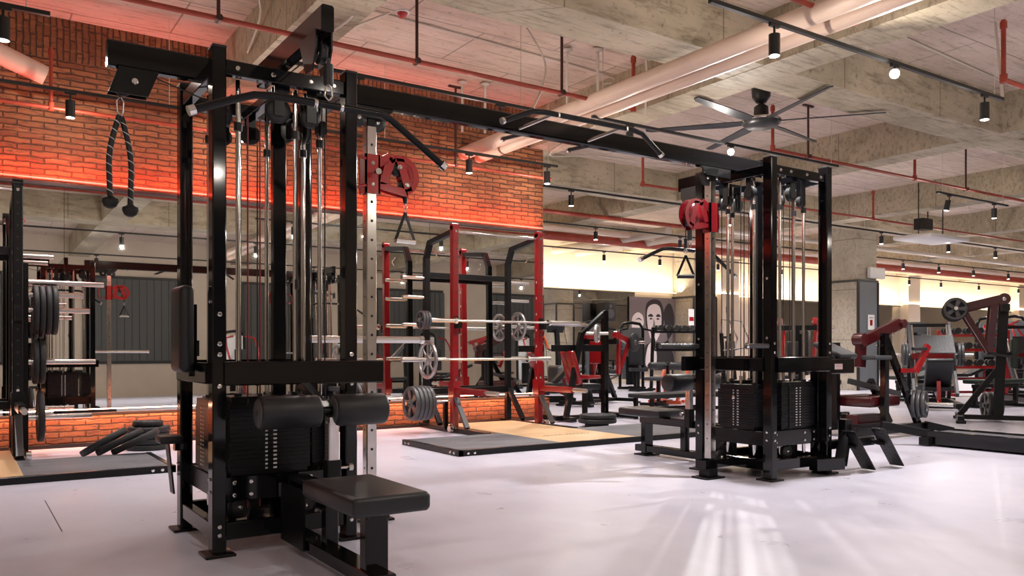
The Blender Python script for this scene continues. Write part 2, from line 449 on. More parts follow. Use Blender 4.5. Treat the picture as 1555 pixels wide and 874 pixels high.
mirror('wall_mirror', 6.9, 16.3, 17.93, 0.25, 2.60, 0.0, 'large mirror on the far cream wall behind the racks', [9.3, 11.6, 13.9])
mirror('wall_mirror', 22.0, 42.0, 17.93, 0.25, 2.60, 0.0, 'mirror band on the far cream wall at the right end of the hall', [25, 28, 31, 34, 37])

# LED profiles carrying the strips
t = tag(MB().mat('led_red').box(-1.9, 6.7, 9.24, 9.27, 2.645, 2.655).build('led_strip'), 'thin red LED strip glowing along the top of the brick wall mirror', 'LED strip')
t = tag(MB().mat('led_warm').box(7.0, 41.0, 17.84, 17.87, 2.66, 2.67).build('led_strip'), 'warm LED strip on top of the far wall mirrors', 'LED strip')

struct('trim_1', MB().mat('skirting_black').box(0.447, 0.453, 5.0, 6.1, 0.0, 0.0006))
# columns
def column(x, y, wx, wy, ztrim, name='column'):
    o = struct(name, MB().mat('concrete_column').box(x - wx / 2, x + wx / 2, y - wy / 2, y + wy / 2, 0, SLAB - 0.01))
    e = 0.02
    MB().mat('grey_panel').box(x - wx / 2, x + wx / 2, y - wy / 2 - e, y - wy / 2, 0, ztrim).build('cladding', None, o)
    k = MB().mat('skirting_black')
    e2 = 0.035
    k.box(x - wx / 2 - e2, x + wx / 2 + e2, y - wy / 2 - e2, y + wy / 2 + e2, ztrim, ztrim + 0.05)
    for sx in (-1, 1):
        for sy in (-1, 1):
            px, py = x + sx * (wx / 2 + e), y + sy * (wy / 2 + e)
            k.box(px - 0.025, px + 0.025, py - 0.025, py + 0.025, 0, ztrim)
    k.build('edge_trim', None, o)
    return o
column(18.0, 12.0, 0.75, 0.75, 2.58)
column(18.35, 17.55, 0.9, 0.85, 2.50)
for x in (19.6, 26.4, 29.9, 38.5):
    o = MB().mat('wall_cream').box(x, x + 0.8, 17.6, 18.0, 0, SLAB).build('column'); o['kind'] = 'structure'
# ================================================================== ceiling services
def pipe(name, pts, r, mat, label, cat, n=10, group=None):
    o = MB().mat(mat).tube(pts, r, n).build(name); return tag(o, label, cat, group)
def spotgeo():
    body = MB().mat('track_black')
    body.cyl((0, 0, -0.075), (0, 0, -0.235), 0.042, n=18, caps=True)
    adaptor = MB().mat('track_black').box(-0.05, 0.05, -0.014, 0.014, -0.02, 0.0).cyl((0, 0, -0.02), (0, 0, -0.078), 0.009, n=8)
    lens = MB().mat('lamp_glow').cyl((0, 0, -0.2352), (0, 0, -0.238), 0.035, n=18)
    return body.mesh('lamp_body'), adaptor.mesh('adaptor'), lens.mesh('lens')
G_BODY, G_ADP, G_LENS = spotgeo()
G_LENS2 = MB().mat('lamp_bright').cyl((0, 0, -0.2352), (0, 0, -0.238), 0.037, n=18).mesh('lens_bright')
SPOTD = {}
def spot_light(power, angle, col):
    k = (power, angle, col)
    if k not in SPOTD:
        d = bpy.data.lights.new('spot', 'SPOT'); d.energy = power; d.spot_size = angle; d.spot_blend = 0.9
        d.shadow_soft_size = 0.035; d.color = col; SPOTD[k] = d
    return SPOTD[k]
GD = bpy.data.lights.new('ceil_fill', 'POINT'); GD.energy = CEIL_FILL_W; GD.color = (1.0, 0.90, 0.80); GD.shadow_soft_size = 0.012  # warm omni fill added to lift the ceiling, not a lamp of its own
def ceil_fill(b):
    o = bpy.data.objects.new('ceil_fill_light', GD); COL.objects.link(o); o.parent = b; o.location = (0, 0, -0.275)
def lamp(x, y, z, label, group, tilt=(0, 0), power=SPOT_W, light=True, bright=False, angle=2.0):
    t = thing('track_spotlight', label, 'spotlight', (x, y, z), 0, group)
    inst(G_ADP, 'adaptor', t)
    b = inst(G_BODY, 'lamp_head', t, (0, 0, 0), (tilt[0], tilt[1], 0))
    inst(G_LENS2 if bright else G_LENS, 'lens', b)
    if light:
        d = spot_light(power, angle, (1.0, 0.965, 0.97))
        o = bpy.data.objects.new('spot_light', d); COL.objects.link(o); o.parent = b; o.location = (0, 0, -0.25)
        ceil_fill(b)
    return t
def track(x0, x1, y, z, label, hang=None, w=0.034):
    t = thing('lighting_track', label, 'lighting track', ((x0 + x1) / 2, y, z))
    L = (x1 - x0) / 2
    MB().mat('track_black').box(-L, L, -w / 2, w / 2, 0, 0.03).build('rail', None, t)
    n = max(2, int((x1 - x0) / 1.9))
    for i in range(n):
        xx = -L + 0.15 + (2 * L - 0.3) * i / (n - 1)
        MB().mat('cable_white').cyl((xx, 0, 0.03), (xx, 0, SLAB - z if all(not (a - 0.02 < xx + (x0 + x1) / 2 < a + 0.49) for a in YB) else BB - z), 0.0035, n=6).build('hanger_wire', None, t)
    return t
TZ = 3.40
track(4.36, 8.46, 4.02, TZ, 'black lighting track over the right tower, nearest the camera')
track(-5.0, 0.54, 6.86, TZ, 'short black track end at the top left before the brick wall')
track(2.30, 4.85, 6.86, TZ, 'black lighting track hung in front of the top of the brick wall')
track(5.66, 10.0, 6.90, TZ + 0.07, 'black lighting track passing under the ceiling fan')
track(12.6, 14.8, 6.95, TZ, 'short black lighting track with two lamps near the beam crossing')
track(-5.5, 6.62, 8.80, TZ, 'long black lighting track just in front of the brick wall')
track(7.0, 42.0, 9.95, TZ, 'long black lighting track beyond the end of the brick wall')
track(7.0, 42.0, 12.75, TZ, 'black lighting track crossing the middle of the far hall')
track(7.0, 42.0, 15.75, TZ, 'black lighting track nearest the far cream wall')
S = [
 (5.05, 4.02, 'large black spotlight shining down at the top, left end of the nearest track', (0, 0), False),
 (6.62, 4.02, 'dazzling white spotlight on the nearest track facing the camera', 'cam', True),
 (8.12, 4.02, 'black spotlight on the nearest track, right end', (0, 0), False),
 (0.25, 6.86, 'black spotlight cut by the left edge of the photo at the top', (0, 0), False),
 (2.95, 6.86, 'black spotlight hidden in part by the left tower beam, left of the pair', (0, 0), False),
 (4.45, 6.86, 'black spotlight above the cross beam near the pale pipes', (0, 0), False),
 (6.2, 6.90, 'black spotlight at the left end of the track under the fan', (0, 0), False),
 (7.85, 6.90, 'dazzling white spotlight on the track under the fan facing the camera', 'cam', True),
 (12.95, 6.95, 'left one of two spotlights on the short track near the beam crossing', (0.2, 0), False),
 (14.35, 6.95, 'right one of two spotlights on the short track near the beam crossing', (0, 0), False),
 (0.86, 8.80, 'black spotlight right behind the hanging rope on the brick wall', (0, 0), False),
 (2.45, 8.80, 'black spotlight seen between the guide rods of the left tower', (0, 0), False),
 (5.25, 8.80, 'black spotlight before the brick wall right of the red pulley carriage', (0, 0), False),
 (6.45, 8.80, 'black spotlight at the right end of the brick wall', (0, 0), False),
]
for x, y, lab, tl, br in S:
    TZ = 3.47 if 5.6 < x < 10 and y == 6.90 else 3.40
    if tl == 'cam':
        z = TZ; dv = (Vector((0, 0, 1.0)) - Vector((x, y, z))).normalized()
        q = (-dv).to_track_quat('Z', 'Y').to_euler()
        t = thing('track_spotlight', lab, 'spotlight', (x, y, z), 0, 'track spotlights')
        inst(G_ADP, 'adaptor', t)
        b = inst(G_BODY, 'lamp_head', t, tuple(Vector((0, 0, -0.075)) - (q.to_matrix() @ Vector((0, 0, -0.075)))), q)
        inst(G_LENS2, 'lens', b)
        o = bpy.data.objects.new('spot_light', spot_light(SPOT_W * 1.8, 1.35, (1.0, 0.96, 0.95))); COL.objects.link(o); o.parent = b; o.location = (0, 0, -0.25)
        ceil_fill(b)
    else:
        lamp(x, y, TZ, lab, 'track spotlights', tl, power=SPOT_W * (2.0 if y < 5 else 0.75 if y < 8 else 0.7))
TZ = 3.40
def lamp_row(y, xs, where, lit):
    for i, x in enumerate(xs):
        lamp(x, y, TZ, '%s black spotlight from the left on the %s' % (ORD[i], where), 'spotlights of the far hall', light=lit(i), power=SPOT_W * (1.1 if y < 11 else 1.6), angle=2.6)
lamp_row(9.95, [7.75, 11.3, 15.9, 18.5, 20.6, 24, 28, 32], 'track beyond the end of the brick wall', lambda i: True)
lamp_row(12.75, [7.8, 10.55, 12.9, 15.4, 17.8, 20.0, 21.4, 23.2, 25.1, 27.2, 29.6, 32.4, 36], 'middle track of the far hall', lambda i: i % 2 == 1)
lamp_row(15.75, [11.3, 13.3, 15.2, 17.4, 20.1, 22.8, 24.8, 26.8, 28.8, 31.4, 34.4, 37.5], 'track nearest the far cream wall', lambda i: i % 2 == 1)
# lamps added behind the camera to brighten the hall and its mirrored view
track(-4.0, 32.0, 1.2, TZ, 'added black lighting track above and behind the camera')
track(-4.0, 32.0, -2.4, TZ, 'added black lighting track near the back wall')
for y, where in ((1.2, 'track above the camera'), (-2.4, 'track near the back wall')):
    for i, x in enumerate([-2.6, 0.0, 2.6, 5.2, 7.8, 10.4, 14.5, 19, 24, 30]):
        lamp(x, y, TZ, '%s added spotlight from the left on the %s' % (ORD[i], where), 'added spotlights behind the camera', power=SPOT_W * (0.30 if y > 0 else 1.5) * (1.0 if x < 12 else 1.6))

# red sprinkler conduits with their droppers
def conduit(x0, x1, y, z, r, label, drops, hang):
    t = thing('sprinkler_pipe', label, 'sprinkler pipe', ((x0 + x1) / 2, y, z))
    c = (x0 + x1) / 2
    MB().mat('red_conduit').cyl((x0 - c, 0, 0), (x1 - c, 0, 0), r, n=12).build('pipe', None, t)
    for x in drops:
        MB().mat('red_conduit').cyl((x - c, 0, 0), (x - c, 0, 0.58), r * 0.95, n=10).cyl((x - c, 0, -0.03), (x - c, 0, 0.05), r * 1.5, n=10).cyl((x - c, 0, 0.5), (x - c, 0, 0.56), r * 1.4, n=10).build('riser', None, t)
    for x in hang:
        MB().mat('dark_conduit').cyl((x - c, 0, 0), (x - c, 0, SLAB - z), 0.015, n=8).cyl((x - c, -0.04, 0), (x - c, 0.04, 0), r * 1.3, n=8).box(x - c - 0.1, x - c + 0.1, -0.02, 0.02, SLAB - z - 0.02, SLAB - z).build('hanger_rod', None, t)
    return t
conduit(-5, 6.12, 6.73, 3.60, 0.022, 'long red sprinkler pipe crossing the ceiling before the brick wall', [6.10], [1.7, 3.46, 5.12])
conduit(0, 6.0, 3.98, 3.62, 0.022, 'red sprinkler pipe with an upright end at the top right of centre', [5.98], [2.0])
conduit(8.42, 20, 4.0, 3.60, 0.024, 'red sprinkler pipe leaving the photo at its right edge', [8.44], [])
conduit(8.84, 30, 7.08, 3.60, 0.022, 'red sprinkler pipe running right from below the ceiling fan', [8.86, 12.2, 18.0], [9.6, 13.7, 20])
conduit(9.0, 40, 9.75, 3.60, 0.022, 'thin red sprinkler pipe beyond the right tower', [9.04, 15.3], [10.4, 17.3])
conduit(-5.5, 6.7, 9.05, 3.30, 0.018, 'red pipe running along the brick wall beneath the lighting track', [0.72], [5.2])
for y, z, r, mt, x0, lab in ((15.0, 3.55, 0.10, 'red_conduit', 7.2, 'thick red main pipe hung before the far cream wall'),
                    (14.6, 3.66, 0.07, 'pvc', 7.2, 'pale pipe beside the thick red main before the far wall'),
                    (13.2, 3.72, 0.045, 'red_conduit', 7.4, 'thin red pipe under the far concrete beam'),
                    (12.62, 3.62, 0.06, 'cable_white', 13.0, 'white pipe over the middle of the far hall')):
    pipe('service_pipe', [(x0, y, z), (42, y, z)], r, mt, lab, 'pipe')
# the pair of fat pale pipes crossing towards the brick wall
pipe('drain_pipe', [(5.52, -3, 3.62), (5.52, 9.5, 3.56)], 0.085, 'pvc', 'fat pale drain pipe, left of the pair crossing under the beams', 'pipe', 20)
pipe('drain_pipe', [(5.76, -3, 3.60), (5.76, 9.5, 3.54)], 0.075, 'pvc', 'fat pale drain pipe, right of the pair crossing under the beams', 'pipe', 20)
pipe('drain_pipe', [(13.2, 13.4, 3.62), (13.2, 17.7, 3.62)], 0.10, 'cable_white', 'pale duct pipe, left of the pair before the far cream wall', 'pipe', 16)
pipe('drain_pipe', [(14.0, 13.0, 3.6), (14.0, 17.7, 3.6)], 0.10, 'cable_white', 'pale duct pipe, right of the pair before the far cream wall', 'pipe', 16)
pipe('drain_pipe', [(-0.25, 9.3, 4.02), (0.70, 9.42, 3.70)], 0.10, 'pvc', 'short slanting pale pipe entering the brick wall at the top left', 'pipe', 18)
for i, (pts, r) in enumerate([
    ([(4.9, 6.5, 4.28), (5.6, 6.45, 4.28), (5.95, 6.4, 4.2), (6.15, 6.6, 3.5)], 0.012),
    ([(2.2, 7.4, 4.28), (6.3, 7.6, 4.28), (6.5, 7.7, 4.2)], 0.011),
    ([(4.8, 6.9, 4.25), (5.1, 7.0, 4.0), (5.0, 6.9, 3.7), (4.85, 6.86, 3.43)], 0.012),
    ([(7.2, 4.9, 4.28), (7.6, 4.9, 4.28), (11.0, 5.1, 4.28)], 0.013),
    ([(8.7, 4.2, 4.28), (8.55, 4.1, 3.9), (8.46, 4.02, 3.44)], 0.014),
    ([(6.6, 8.0, 3.77), (7.0, 9.5, 3.76), (9.0, 10.8, 4.25), (11.1, 10.6, 4.28)], 0.012),
    ([(2.05, 7.2, 4.28), (2.3, 7.6, 4.1), (2.35, 8.2, 3.9)], 0.012),
    ([(2.9, 6.6, 4.28), (2.75, 6.5, 3.8), (2.7, 7.0, 3.76), (3.5, 7.4, 4.28)], 0.012)]):
    labs = ['bent white conduit rising beside the red riser at the pale pipes', 'thin white conduit running along the slab above the brick wall', 'loose white cable hanging to the track above the brick wall',
            'white conduit on the slab right of the nearest spotlight', 'loose white cable at the right end of the nearest track', 'white conduit crossing the slab below the fan',
            'thin white cable on the beam above the left tower', 'white cable looping over the beam near the rope arm']
    # smooth the run
    P = []
    V = [Vector(p) for p in pts]
    for a in range(len(V) - 1):
        for k in range(5):
            tt = k / 5; p0 = V[max(a - 1, 0)]; p1 = V[a]; p2 = V[a + 1]; p3 = V[min(a + 2, len(V) - 1)]
            P.append(0.5 * ((2 * p1) + (p2 - p0) * tt + (2 * p0 - 5 * p1 + 4 * p2 - p3) * tt ** 2 + (3 * p1 - p0 - 3 * p2 + p3) * tt ** 3))
    P.append(V[-1])
    pipe('ceiling_cable', P, r, 'cable_white', labs[i], 'cable', 6)

# ceiling fan
FANP = (8.12, 6.66, 0)
fan = thing('ceiling_fan', 'large black ceiling fan with six long blades under the concrete slab', 'ceiling fan', FANP)
MB().mat('track_black').lathe([(0.001, 4.30), (0.13, 4.30), (0.13, 4.27), (0.09, 4.24), (0.12, 4.22), (0.11, 4.05), (0.06, 3.98), (0.022, 3.97), (0.022, 3.86), (0.001, 3.86)], n=20).build('mount', None, fan)
MB().mat('track_black').lathe([(0.022, 3.97), (0.022, 3.80)], n=12).lathe([(0.03, 3.97), (0.085, 3.93), (0.09, 3.80), (0.19, 3.78), (0.23, 3.76), (0.23, 3.73), (0.19, 3.69), (0.001, 3.68)], n=28).build('motor_housing', None, fan)
MB().mat('dull_steel').lathe([(0.235, 3.775), (0.24, 3.765), (0.24, 3.755), (0.235, 3.745)], n=28).build('ring', None, fan)
for k in range(6):
    a = math.radians(-50 - 60 * k); ca, sa = math.cos(a), math.sin(a)
    e = MB().mat('black_plastic')
    ex = Vector((ca, sa, 0)); ey = Vector((-sa, ca, 0.22)).normalized()
    e.prism([(0.20, -0.055), (0.42, -0.085), (1.34, -0.055), (1.40, -0.03), (1.40, 0.02), (0.42, 0.045), (0.20, 0.04)], (0, 0, 3.75), ex, ey, 0.012)
    e.build('blade', None, fan)
# smoke detector, dome, air unit
t = thing('smoke_detector', 'small red smoke detector on the slab above the cross beam', 'smoke detector', (3.62, 7.35, SLAB))
MB().mat('red_bright').lathe([(0.001, -0.06), (0.035, -0.055), (0.05, -0.02), (0.055, 0.0)], n=18).build('housing', None, t)
MB().mat('white_plastic').lathe([(0.055, -0.012), (0.075, -0.01), (0.075, 0.0)], n=18).build('base', None, t)
t = thing('dome_lamp', 'flat white dome lamp on the slab right of the right tower', 'dome lamp', (13.5, 8.4, SLAB))
MB().mat('white_plastic').lathe([(0.001, -0.07), (0.14, -0.055), (0.2, -0.02), (0.21, 0)], n=24).build('shade', None, t)
MB().mat('dull_steel').lathe([(0.21, -0.012), (0.225, -0.01), (0.225, 0.0)], n=24).build('rim', None, t)
t = thing('air_unit', 'white hanging air unit cut by the right edge of the photo', 'air unit', (16.2, 9.15, 3.25))
MB().mat('white_plastic').rbox(-0.55, 0.9, -0.4, 0.4, -0.08, 0.0, 0.03).build('casing', None, t)
MB().mat('track_black').box(-0.3, 0.05, -0.1, 0.1, 0.12, 0.34).build('junction_box', None, t)
for sx in (-0.3, 0.6): MB().mat('track_black').cyl((sx, 0, 0.0), (sx, 0, 1.05), 0.012, n=6).build('hanger_rod', None, t)
t = thing('wall_sign', 'small white box mounted high on the clad column', 'sign', (17.6, 11.55, 2.80))
MB().mat('white_plastic').rbox(0.35, 0.95, -0.05, 0.05, -0.13, 0.13, 0.02).build('box', None, t)
# two vertical pale pipes with flanges near the pale drain pipes
for i, (x, y) in enumerate(((5.55, 7.2), (5.82, 7.0), (5.15, 8.8), (5.42, 8.7))):
    t = tag(MB().mat('cable_white').cyl((0, 0, 0), (0, 0, 0.62), 0.016, n=8).lathe([(0.001, 0.62), (0.06, 0.615), (0.06, 0.60), (0.02, 0.585)], n=12).build('pipe_stub', None, None, (x, y, 3.66)),
        ['left', 'right', 'left', 'right'][i] + ' white pipe stub dropping onto the pale drain pipes, ' + ['farther from the brick wall', 'farther from the brick wall', 'next to the brick wall', 'next to the brick wall'][i], 'pipe stub')
# ================================================================== the big cable station
ST = thing('cable_crossover_station', 'huge black cable crossover of two towers joined by a long overhead beam', 'gym machine', (3.335, 4.36, 0))
def rot(s, dx=-1.995):
    """matrix from tower coordinates to station coordinates"""
    M = Matrix.Translation((dx, 0, 0))
    if s < 0: M = Matrix.Rotation(PI, 4, 'Z') @ M
    return M
def pulley(parent, M, c, axis, r=0.055, name='pulley'):
    p = MB(M).mat('black_plastic')
    p.lathe([(0.001, -0.014), (r * 0.5, -0.014), (r, -0.013), (r, -0.009), (r * 0.88, 0), (r, 0.009), (r, 0.013), (r * 0.5, 0.014), (0.001, 0.014)], c, axis, 24)
    p.mat('chrome').lathe([(0.001, -0.024), (0.012, -0.024), (0.012, 0.024), (0.001, 0.024)], c, axis, 10)
    return p.build(name, None, parent)
def plates_at(parent, M, cx, cy, lx, ly, z0, n, mat='black_satin', long_axis='x', pin=True):
    """a weight stack: frame part with every plate a sub-part"""
    st = MB(M).mat('dull_steel').cyl((cx, cy, z0), (cx, cy, z0 + n * 0.0205 + 0.10), 0.012, n=8)
    st.mat('black_satin').box(cx - lx / 2 + 0.01, cx + lx / 2 - 0.01, cy - ly / 2 + 0.01, cy + ly / 2 - 0.01, z0 - 0.02, z0)
    so = st.build('weight_stack', None, parent)
    for i in range(n):
        z = z0 + i * 0.0205
        q = MB(M).mat(mat).box(cx - lx / 2, cx + lx / 2, cy - ly / 2, cy + ly / 2, z, z + 0.0192)
        q.mat('sticker_white')
        if long_axis == 'x':
            for sy in (-1, 1): q.box(cx - 0.028, cx - 0.016, cy + sy * ly / 2 - 0.001, cy + sy * ly / 2 + 0.001, z + 0.004, z + 0.013).box(cx + 0.012, cx + 0.03, cy + sy * ly / 2 - 0.001, cy + sy * ly / 2 + 0.001, z + 0.004, z + 0.013)
        else:
            for sx in (-1, 1): q.box(cx + sx * lx / 2 - 0.001, cx + sx * lx / 2 + 0.001, cy - 0.028, cy - 0.016, z + 0.004, z + 0.013).box(cx + sx * lx / 2 - 0.001, cx + sx * lx / 2 + 0.001, cy + 0.012, cy + 0.03, z + 0.004, z + 0.013)
        q.build('weight_plate', None, so)
    k = MB(M).mat('chrome')
    if long_axis == 'x': k.lathe([(0.001, 0), (0.016, 0), (0.018, 0.012), (0.001, 0.016)], (cx, cy - ly / 2 - 0.02, z0 + 0.22), (0, -1, 0), 12)
    else: k.lathe([(0.001, 0), (0.016, 0), (0.018, 0.012), (0.001, 0.016)], (cx + lx / 2 + 0.02, cy, z0 + 0.22), (1, 0, 0), 12)
    k.build('selector_pin', None, so)
    # guide rods on either side, up to the top frame
    for sgn in (-1, 1):
        rx, ry = (cx + sgn * lx * 0.36, cy) if long_axis == 'x' else (cx, cy + sgn * ly * 0.36)
        g = MB(M).mat('chrome').cyl((rx, ry, 0.16), (rx, ry, 2.30), 0.0125, n=12)
        g.mat('black_plastic').cyl((rx, ry, 2.05), (rx, ry, 2.09), 0.021, n=12).cyl((rx, ry, z0 + n * 0.0205), (rx, ry, z0 + n * 0.0205 + 0.05), 0.02, n=12)
        g.build('guide_rod', None, parent)
    MB(M).mat('black_satin').box(cx - lx / 2 * 0.95, cx + lx / 2 * 0.95, cy - ly / 2 * 0.9, cy + ly / 2 * 0.9, z0 + n * 0.0205, z0 + n * 0.0205 + 0.035).build('top_plate', None, so)
    MB(M).mat('cable_dark').cyl((cx, cy, z0 + n * 0.0205), (cx, cy, 2.28), 0.0035, n=6).build('cable', None, parent)

def tower(s, left_arm):
    M = rot(s)
    B = lambda: MB(M)
    pw, pd = 0.065, 0.085
    for a in (-0.33, 0.33):
        for b in (-0.34, 0.34):
            B().mat('black_gloss').bar((a, b, 0.012), (a, b, 2.40), pw, pd, (0, 1, 0), 0.006).build('post', None, ST)
            B().mat('black_satin').rbox(a - 0.07, a + 0.07, b - 0.075, b + 0.075, 0, 0.014, 0.004).build('foot_plate', None, ST)
            B().mat('black_plastic').rbox(a - pw / 2 - 0.001, a + pw / 2 + 0.001, b - pd / 2 - 0.001, b + pd / 2 + 0.001, 2.395, 2.408, 0.004).build('end_cap', None, ST)
    # top frame
    for b in (-0.34, 0.34):
        B().mat('black_gloss').bar((-0.30, b, 2.315), (0.30, b, 2.315), 0.05, 0.07).build('top_rail', None, ST)
    for a in (-0.33, 0.33):
        B().mat('black_gloss').bar((a, -0.31, 2.315), (a, 0.31, 2.315), 0.05, 0.07).build('top_rail', None, ST)
    B().mat('black_gloss').bar((0.0, -0.31, 2.28), (0.0, 0.31, 2.28), 0.06, 0.05).build('top_rail', None, ST)
    # perpendicular arm carrying the pulldown pulley
    B().mat('black_gloss').bar((0.0, 0.05, 2.43), (0.0, -0.90, 2.43), 0.06, 0.12, r=0.008).build('pulldown_arm', None, ST)
    br = B().mat('black_satin')
    for sx in (-0.036, 0.036):
        br.prism([(-0.19, 0.02), (0.03, 0.02), (0.03, -0.06), (-0.02, -0.15), (-0.10, -0.15), (-0.16, -0.03)][::-1], (sx, -0.83, 2.37), (0, -1, 0), (0, 0, 1), 0.008)
    br.build('pulley_bracket', None, ST)
    pulley(ST, M, (0, -0.82, 2.30), (1, 0, 0), 0.05)
    B().mat('cable_dark').tube([(0.03, 0.0, 2.36), (0.03, -0.72, 2.355), (0.0, -0.80, 2.35)], 0.0035, 6).build('cable', None, ST)
    # waist beam in front + ends
    zc = 0.86
    B().mat('black_gloss').bar((-0.31, -0.375, zc), (0.50, -0.375, zc), 0.05, 0.115, r=0.006).build('waist_beam', None, ST)
    B().mat('black_gloss').bar((-0.31, 0.375, zc), (0.31, 0.375, zc), 0.05, 0.115, r=0.006).build('waist_beam', None, ST)
    for a in (-0.36, 0.36):
        B().mat('black_gloss').bar((a, -0.31, zc), (a, 0.31, zc), 0.04, 0.10, r=0.006).build('waist_beam', None, ST)
    # base
    for b in (-0.34, 0.34):
        B().mat('black_gloss').bar((-0.30, b, 0.11), (0.30, b, 0.11), 0.05, 0.08).build('base_rail', None, ST)
        B().mat('black_gloss').bar((-0.30, b * 0.86, 0.30), (0.30, b * 0.86, 0.30), 0.03, 0.12).build('stack_rail', None, ST)
    for a in (-0.33, 0.33):
        B().mat('black_gloss').bar((a, -0.31, 0.11), (a, 0.31, 0.11), 0.05, 0.08).build('base_rail', None, ST)
        B().mat('black_satin').bar((a * 0.9, -0.31, 0.30), (a * 0.9, 0.31, 0.30), 0.03, 0.11).build('stack_rail', None, ST)
    B().mat('dull_steel').box(-0.28, 0.28, -0.27, 0.27, 0.075, 0.085).build('base_tray', None, ST)
    for a, b in ((-0.12, -0.2), (0.12, -0.2), (-0.12, 0.2), (0.12, 0.2)):
        B().mat('black_satin').bar((a, b, 0.085), (a, b, 0.30), 0.05, 0.05).build('stack_support', None, ST)
    # weight stacks
    plates_at(ST, M, -0.06, -0.235, 0.40, 0.12, 0.38, 16 if s > 0 else 15, long_axis='x')
    plates_at(ST, M, -0.06, 0.235, 0.40, 0.12, 0.38, 15, long_axis='x')
    plates_at(ST, M, 0.255, 0.0, 0.12, 0.36, 0.38, 14, long_axis='y')
    plates_at(ST, M, -0.26, 0.0, 0.12, 0.28, 0.38, 15, long_axis='y')
    # inner column
    B().mat('black_gloss').bar((0.08, 0.02, 0.05), (0.08, 0.02, 2.26), 0.07, 0.05, (0, 1, 0)).build('inner_post', None, ST)
    # pulleys under the top frame
    for c, ax, r in (((-0.02, -0.28, 2.17), (0, 1, 0), 0.062), ((0.15, -0.27, 2.16), (0, 1, 0), 0.05), ((-0.2, 0.0, 2.18), (1, 0, 0), 0.055), ((0.26, 0.1, 2.18), (1, 0, 0), 0.055),
                     ((0.26, -0.13, 2.15), (1, 0, 0), 0.045), ((0.0, 0.27, 2.17), (0, 1, 0), 0.055), ((-0.15, 0.25, 2.13), (0, 1, 0), 0.045), ((0.2, 0.26, 2.2), (0, 1, 0), 0.05)):
        pulley(ST, M, c, ax, r)
        k = B().mat('black_satin')
        if ax[0]:
            for d in (-0.022, 0.022): k.box(c[0] + d - 0.003, c[0] + d + 0.003, c[1] - 0.025, c[1] + 0.025, c[2] - 0.03, 2.29)
        else:
            for d in (-0.022, 0.022): k.box(c[0] - 0.025, c[0] + 0.025, c[1] + d - 0.003, c[1] + d + 0.003, c[2] - 0.03, 2.29)
        k.build('pulley_bracket', None, ST)
    for c, ax in (((0.12, -0.28, 0.18), (0, 1, 0)), ((0.43, -0.05, 0.14), (0, 1, 0)), ((0.05, 0.27, 0.19), (0, 1, 0)), ((-0.2, -0.24, 0.2), (0, 1, 0))):
        pulley(ST, M, c, ax, 0.055)
    # spare vertical cables
    for a, b, z0, z1, mt in ((-0.17, -0.28, 0.2, 2.12, 'wire_red'), (-0.11, -0.28, 0.2, 2.12, 'wire_red'), (0.07, -0.30, 0.7, 2.1, 'cable_dark'), (0.26, 0.16, 0.2, 2.15, 'cable_dark'), (0.26, -0.19, 0.3, 2.1, 'cable_dark'), (0.05, 0.30, 0.2, 2.12, 'cable_dark')):
        B().mat(mt).cyl((a, b, z0), (a, b, z1), 0.004, n=6).build('cable', None, ST)
        B().mat('black_plastic').cyl((a, b, z0 + 0.55 + a * 0.4), (a, b, z0 + 0.60 + a * 0.4), 0.011, n=8).build('cable_stop', None, ST)
    # adjustable chrome column towards the middle
    c = B().mat('dull_steel').bar((0.60, 0.0, 0.15), (0.60, 0.0, 2.24), 0.062, 0.062, (0, 1, 0), 0.005)
    c.mat('black_plastic')
    z = 0.3
    while z < 2.15:
        for d in (-1, 1):
            c.cyl((0.60, d * 0.0305, z), (0.60, d * 0.0318, z), 0.008, n=10)
            c.cyl((0.60 + d * 0.0305, 0, z), (0.60 + d * 0.0318, 0, z), 0.006, n=10)
        z += 0.108
    c.build('adjustment_column', None, ST)
    B().mat('black_gloss').bar((0.30, 0, 0.11), (0.70, 0, 0.11), 0.10, 0.06).build('base_rail', None, ST)
    B().mat('black_satin').rbox(0.52, 0.72, -0.08, 0.08, 0.0, 0.014, 0.004).rbox(0.57, 0.67, -0.05, 0.05, 0.012, 0.08, 0.004).build('foot_plate', None, ST)
    B().mat('black_satin').bar((0.60, 0, 2.22), (0.60, 0, 2.38), 0.05, 0.05).build('column_head', None, ST)
    pulley(ST, M, (0.64, 0.0, 2.27), (0, 1, 0), 0.055)
    pulley(ST, M, (0.52, -0.02, 2.28), (0, 1, 0), 0.05)
    # red pulley carriage
    zc = 1.97
    RC = 'red_bright' if s > 0 else 'crimson'
    car = B().mat(RC)
    car.box(0.555, 0.645, -0.045, -0.034, zc - 0.11, zc + 0.11).box(0.555, 0.645, 0.034, 0.045, zc - 0.11, zc + 0.11)
    car.box(0.555, 0.566, -0.045, 0.045, zc - 0.11, zc + 0.11).box(0.634, 0.645, -0.045, 0.045, zc - 0.11, zc + 0.11)
    car.build('carriage_sleeve', None, ST)
    hd = B().mat(RC)
    arc = [(0.02 + 0.105 * math.cos(t), 0.0 + 0.105 * math.sin(t)) for t in [math.radians(q) for q in range(-50, 151, 20)]]
    for sy in (-0.03, 0.03):
        oc = (0.78, sy, zc + 0.01)
        outer = [(0.118 * math.cos(t), 0.118 * math.sin(t)) for t in [math.radians(q) for q in range(-70, 131, 10)]]
        inner = [(0.084 * math.cos(t), 0.084 * math.sin(t)) for t in [math.radians(q) for q in range(-70, 131, 10)]]
        for q in range(len(outer) - 1): hd.prism([inner[q], outer[q], outer[q + 1], inner[q + 1]], oc, (1, 0, 0), (0, 0, 1), 0.008)
        hd.prism([(-0.15, 0.075), (-0.075, 0.125), (-0.05, 0.09), (-0.13, 0.035)], oc, (1, 0, 0), (0, 0, 1), 0.008)
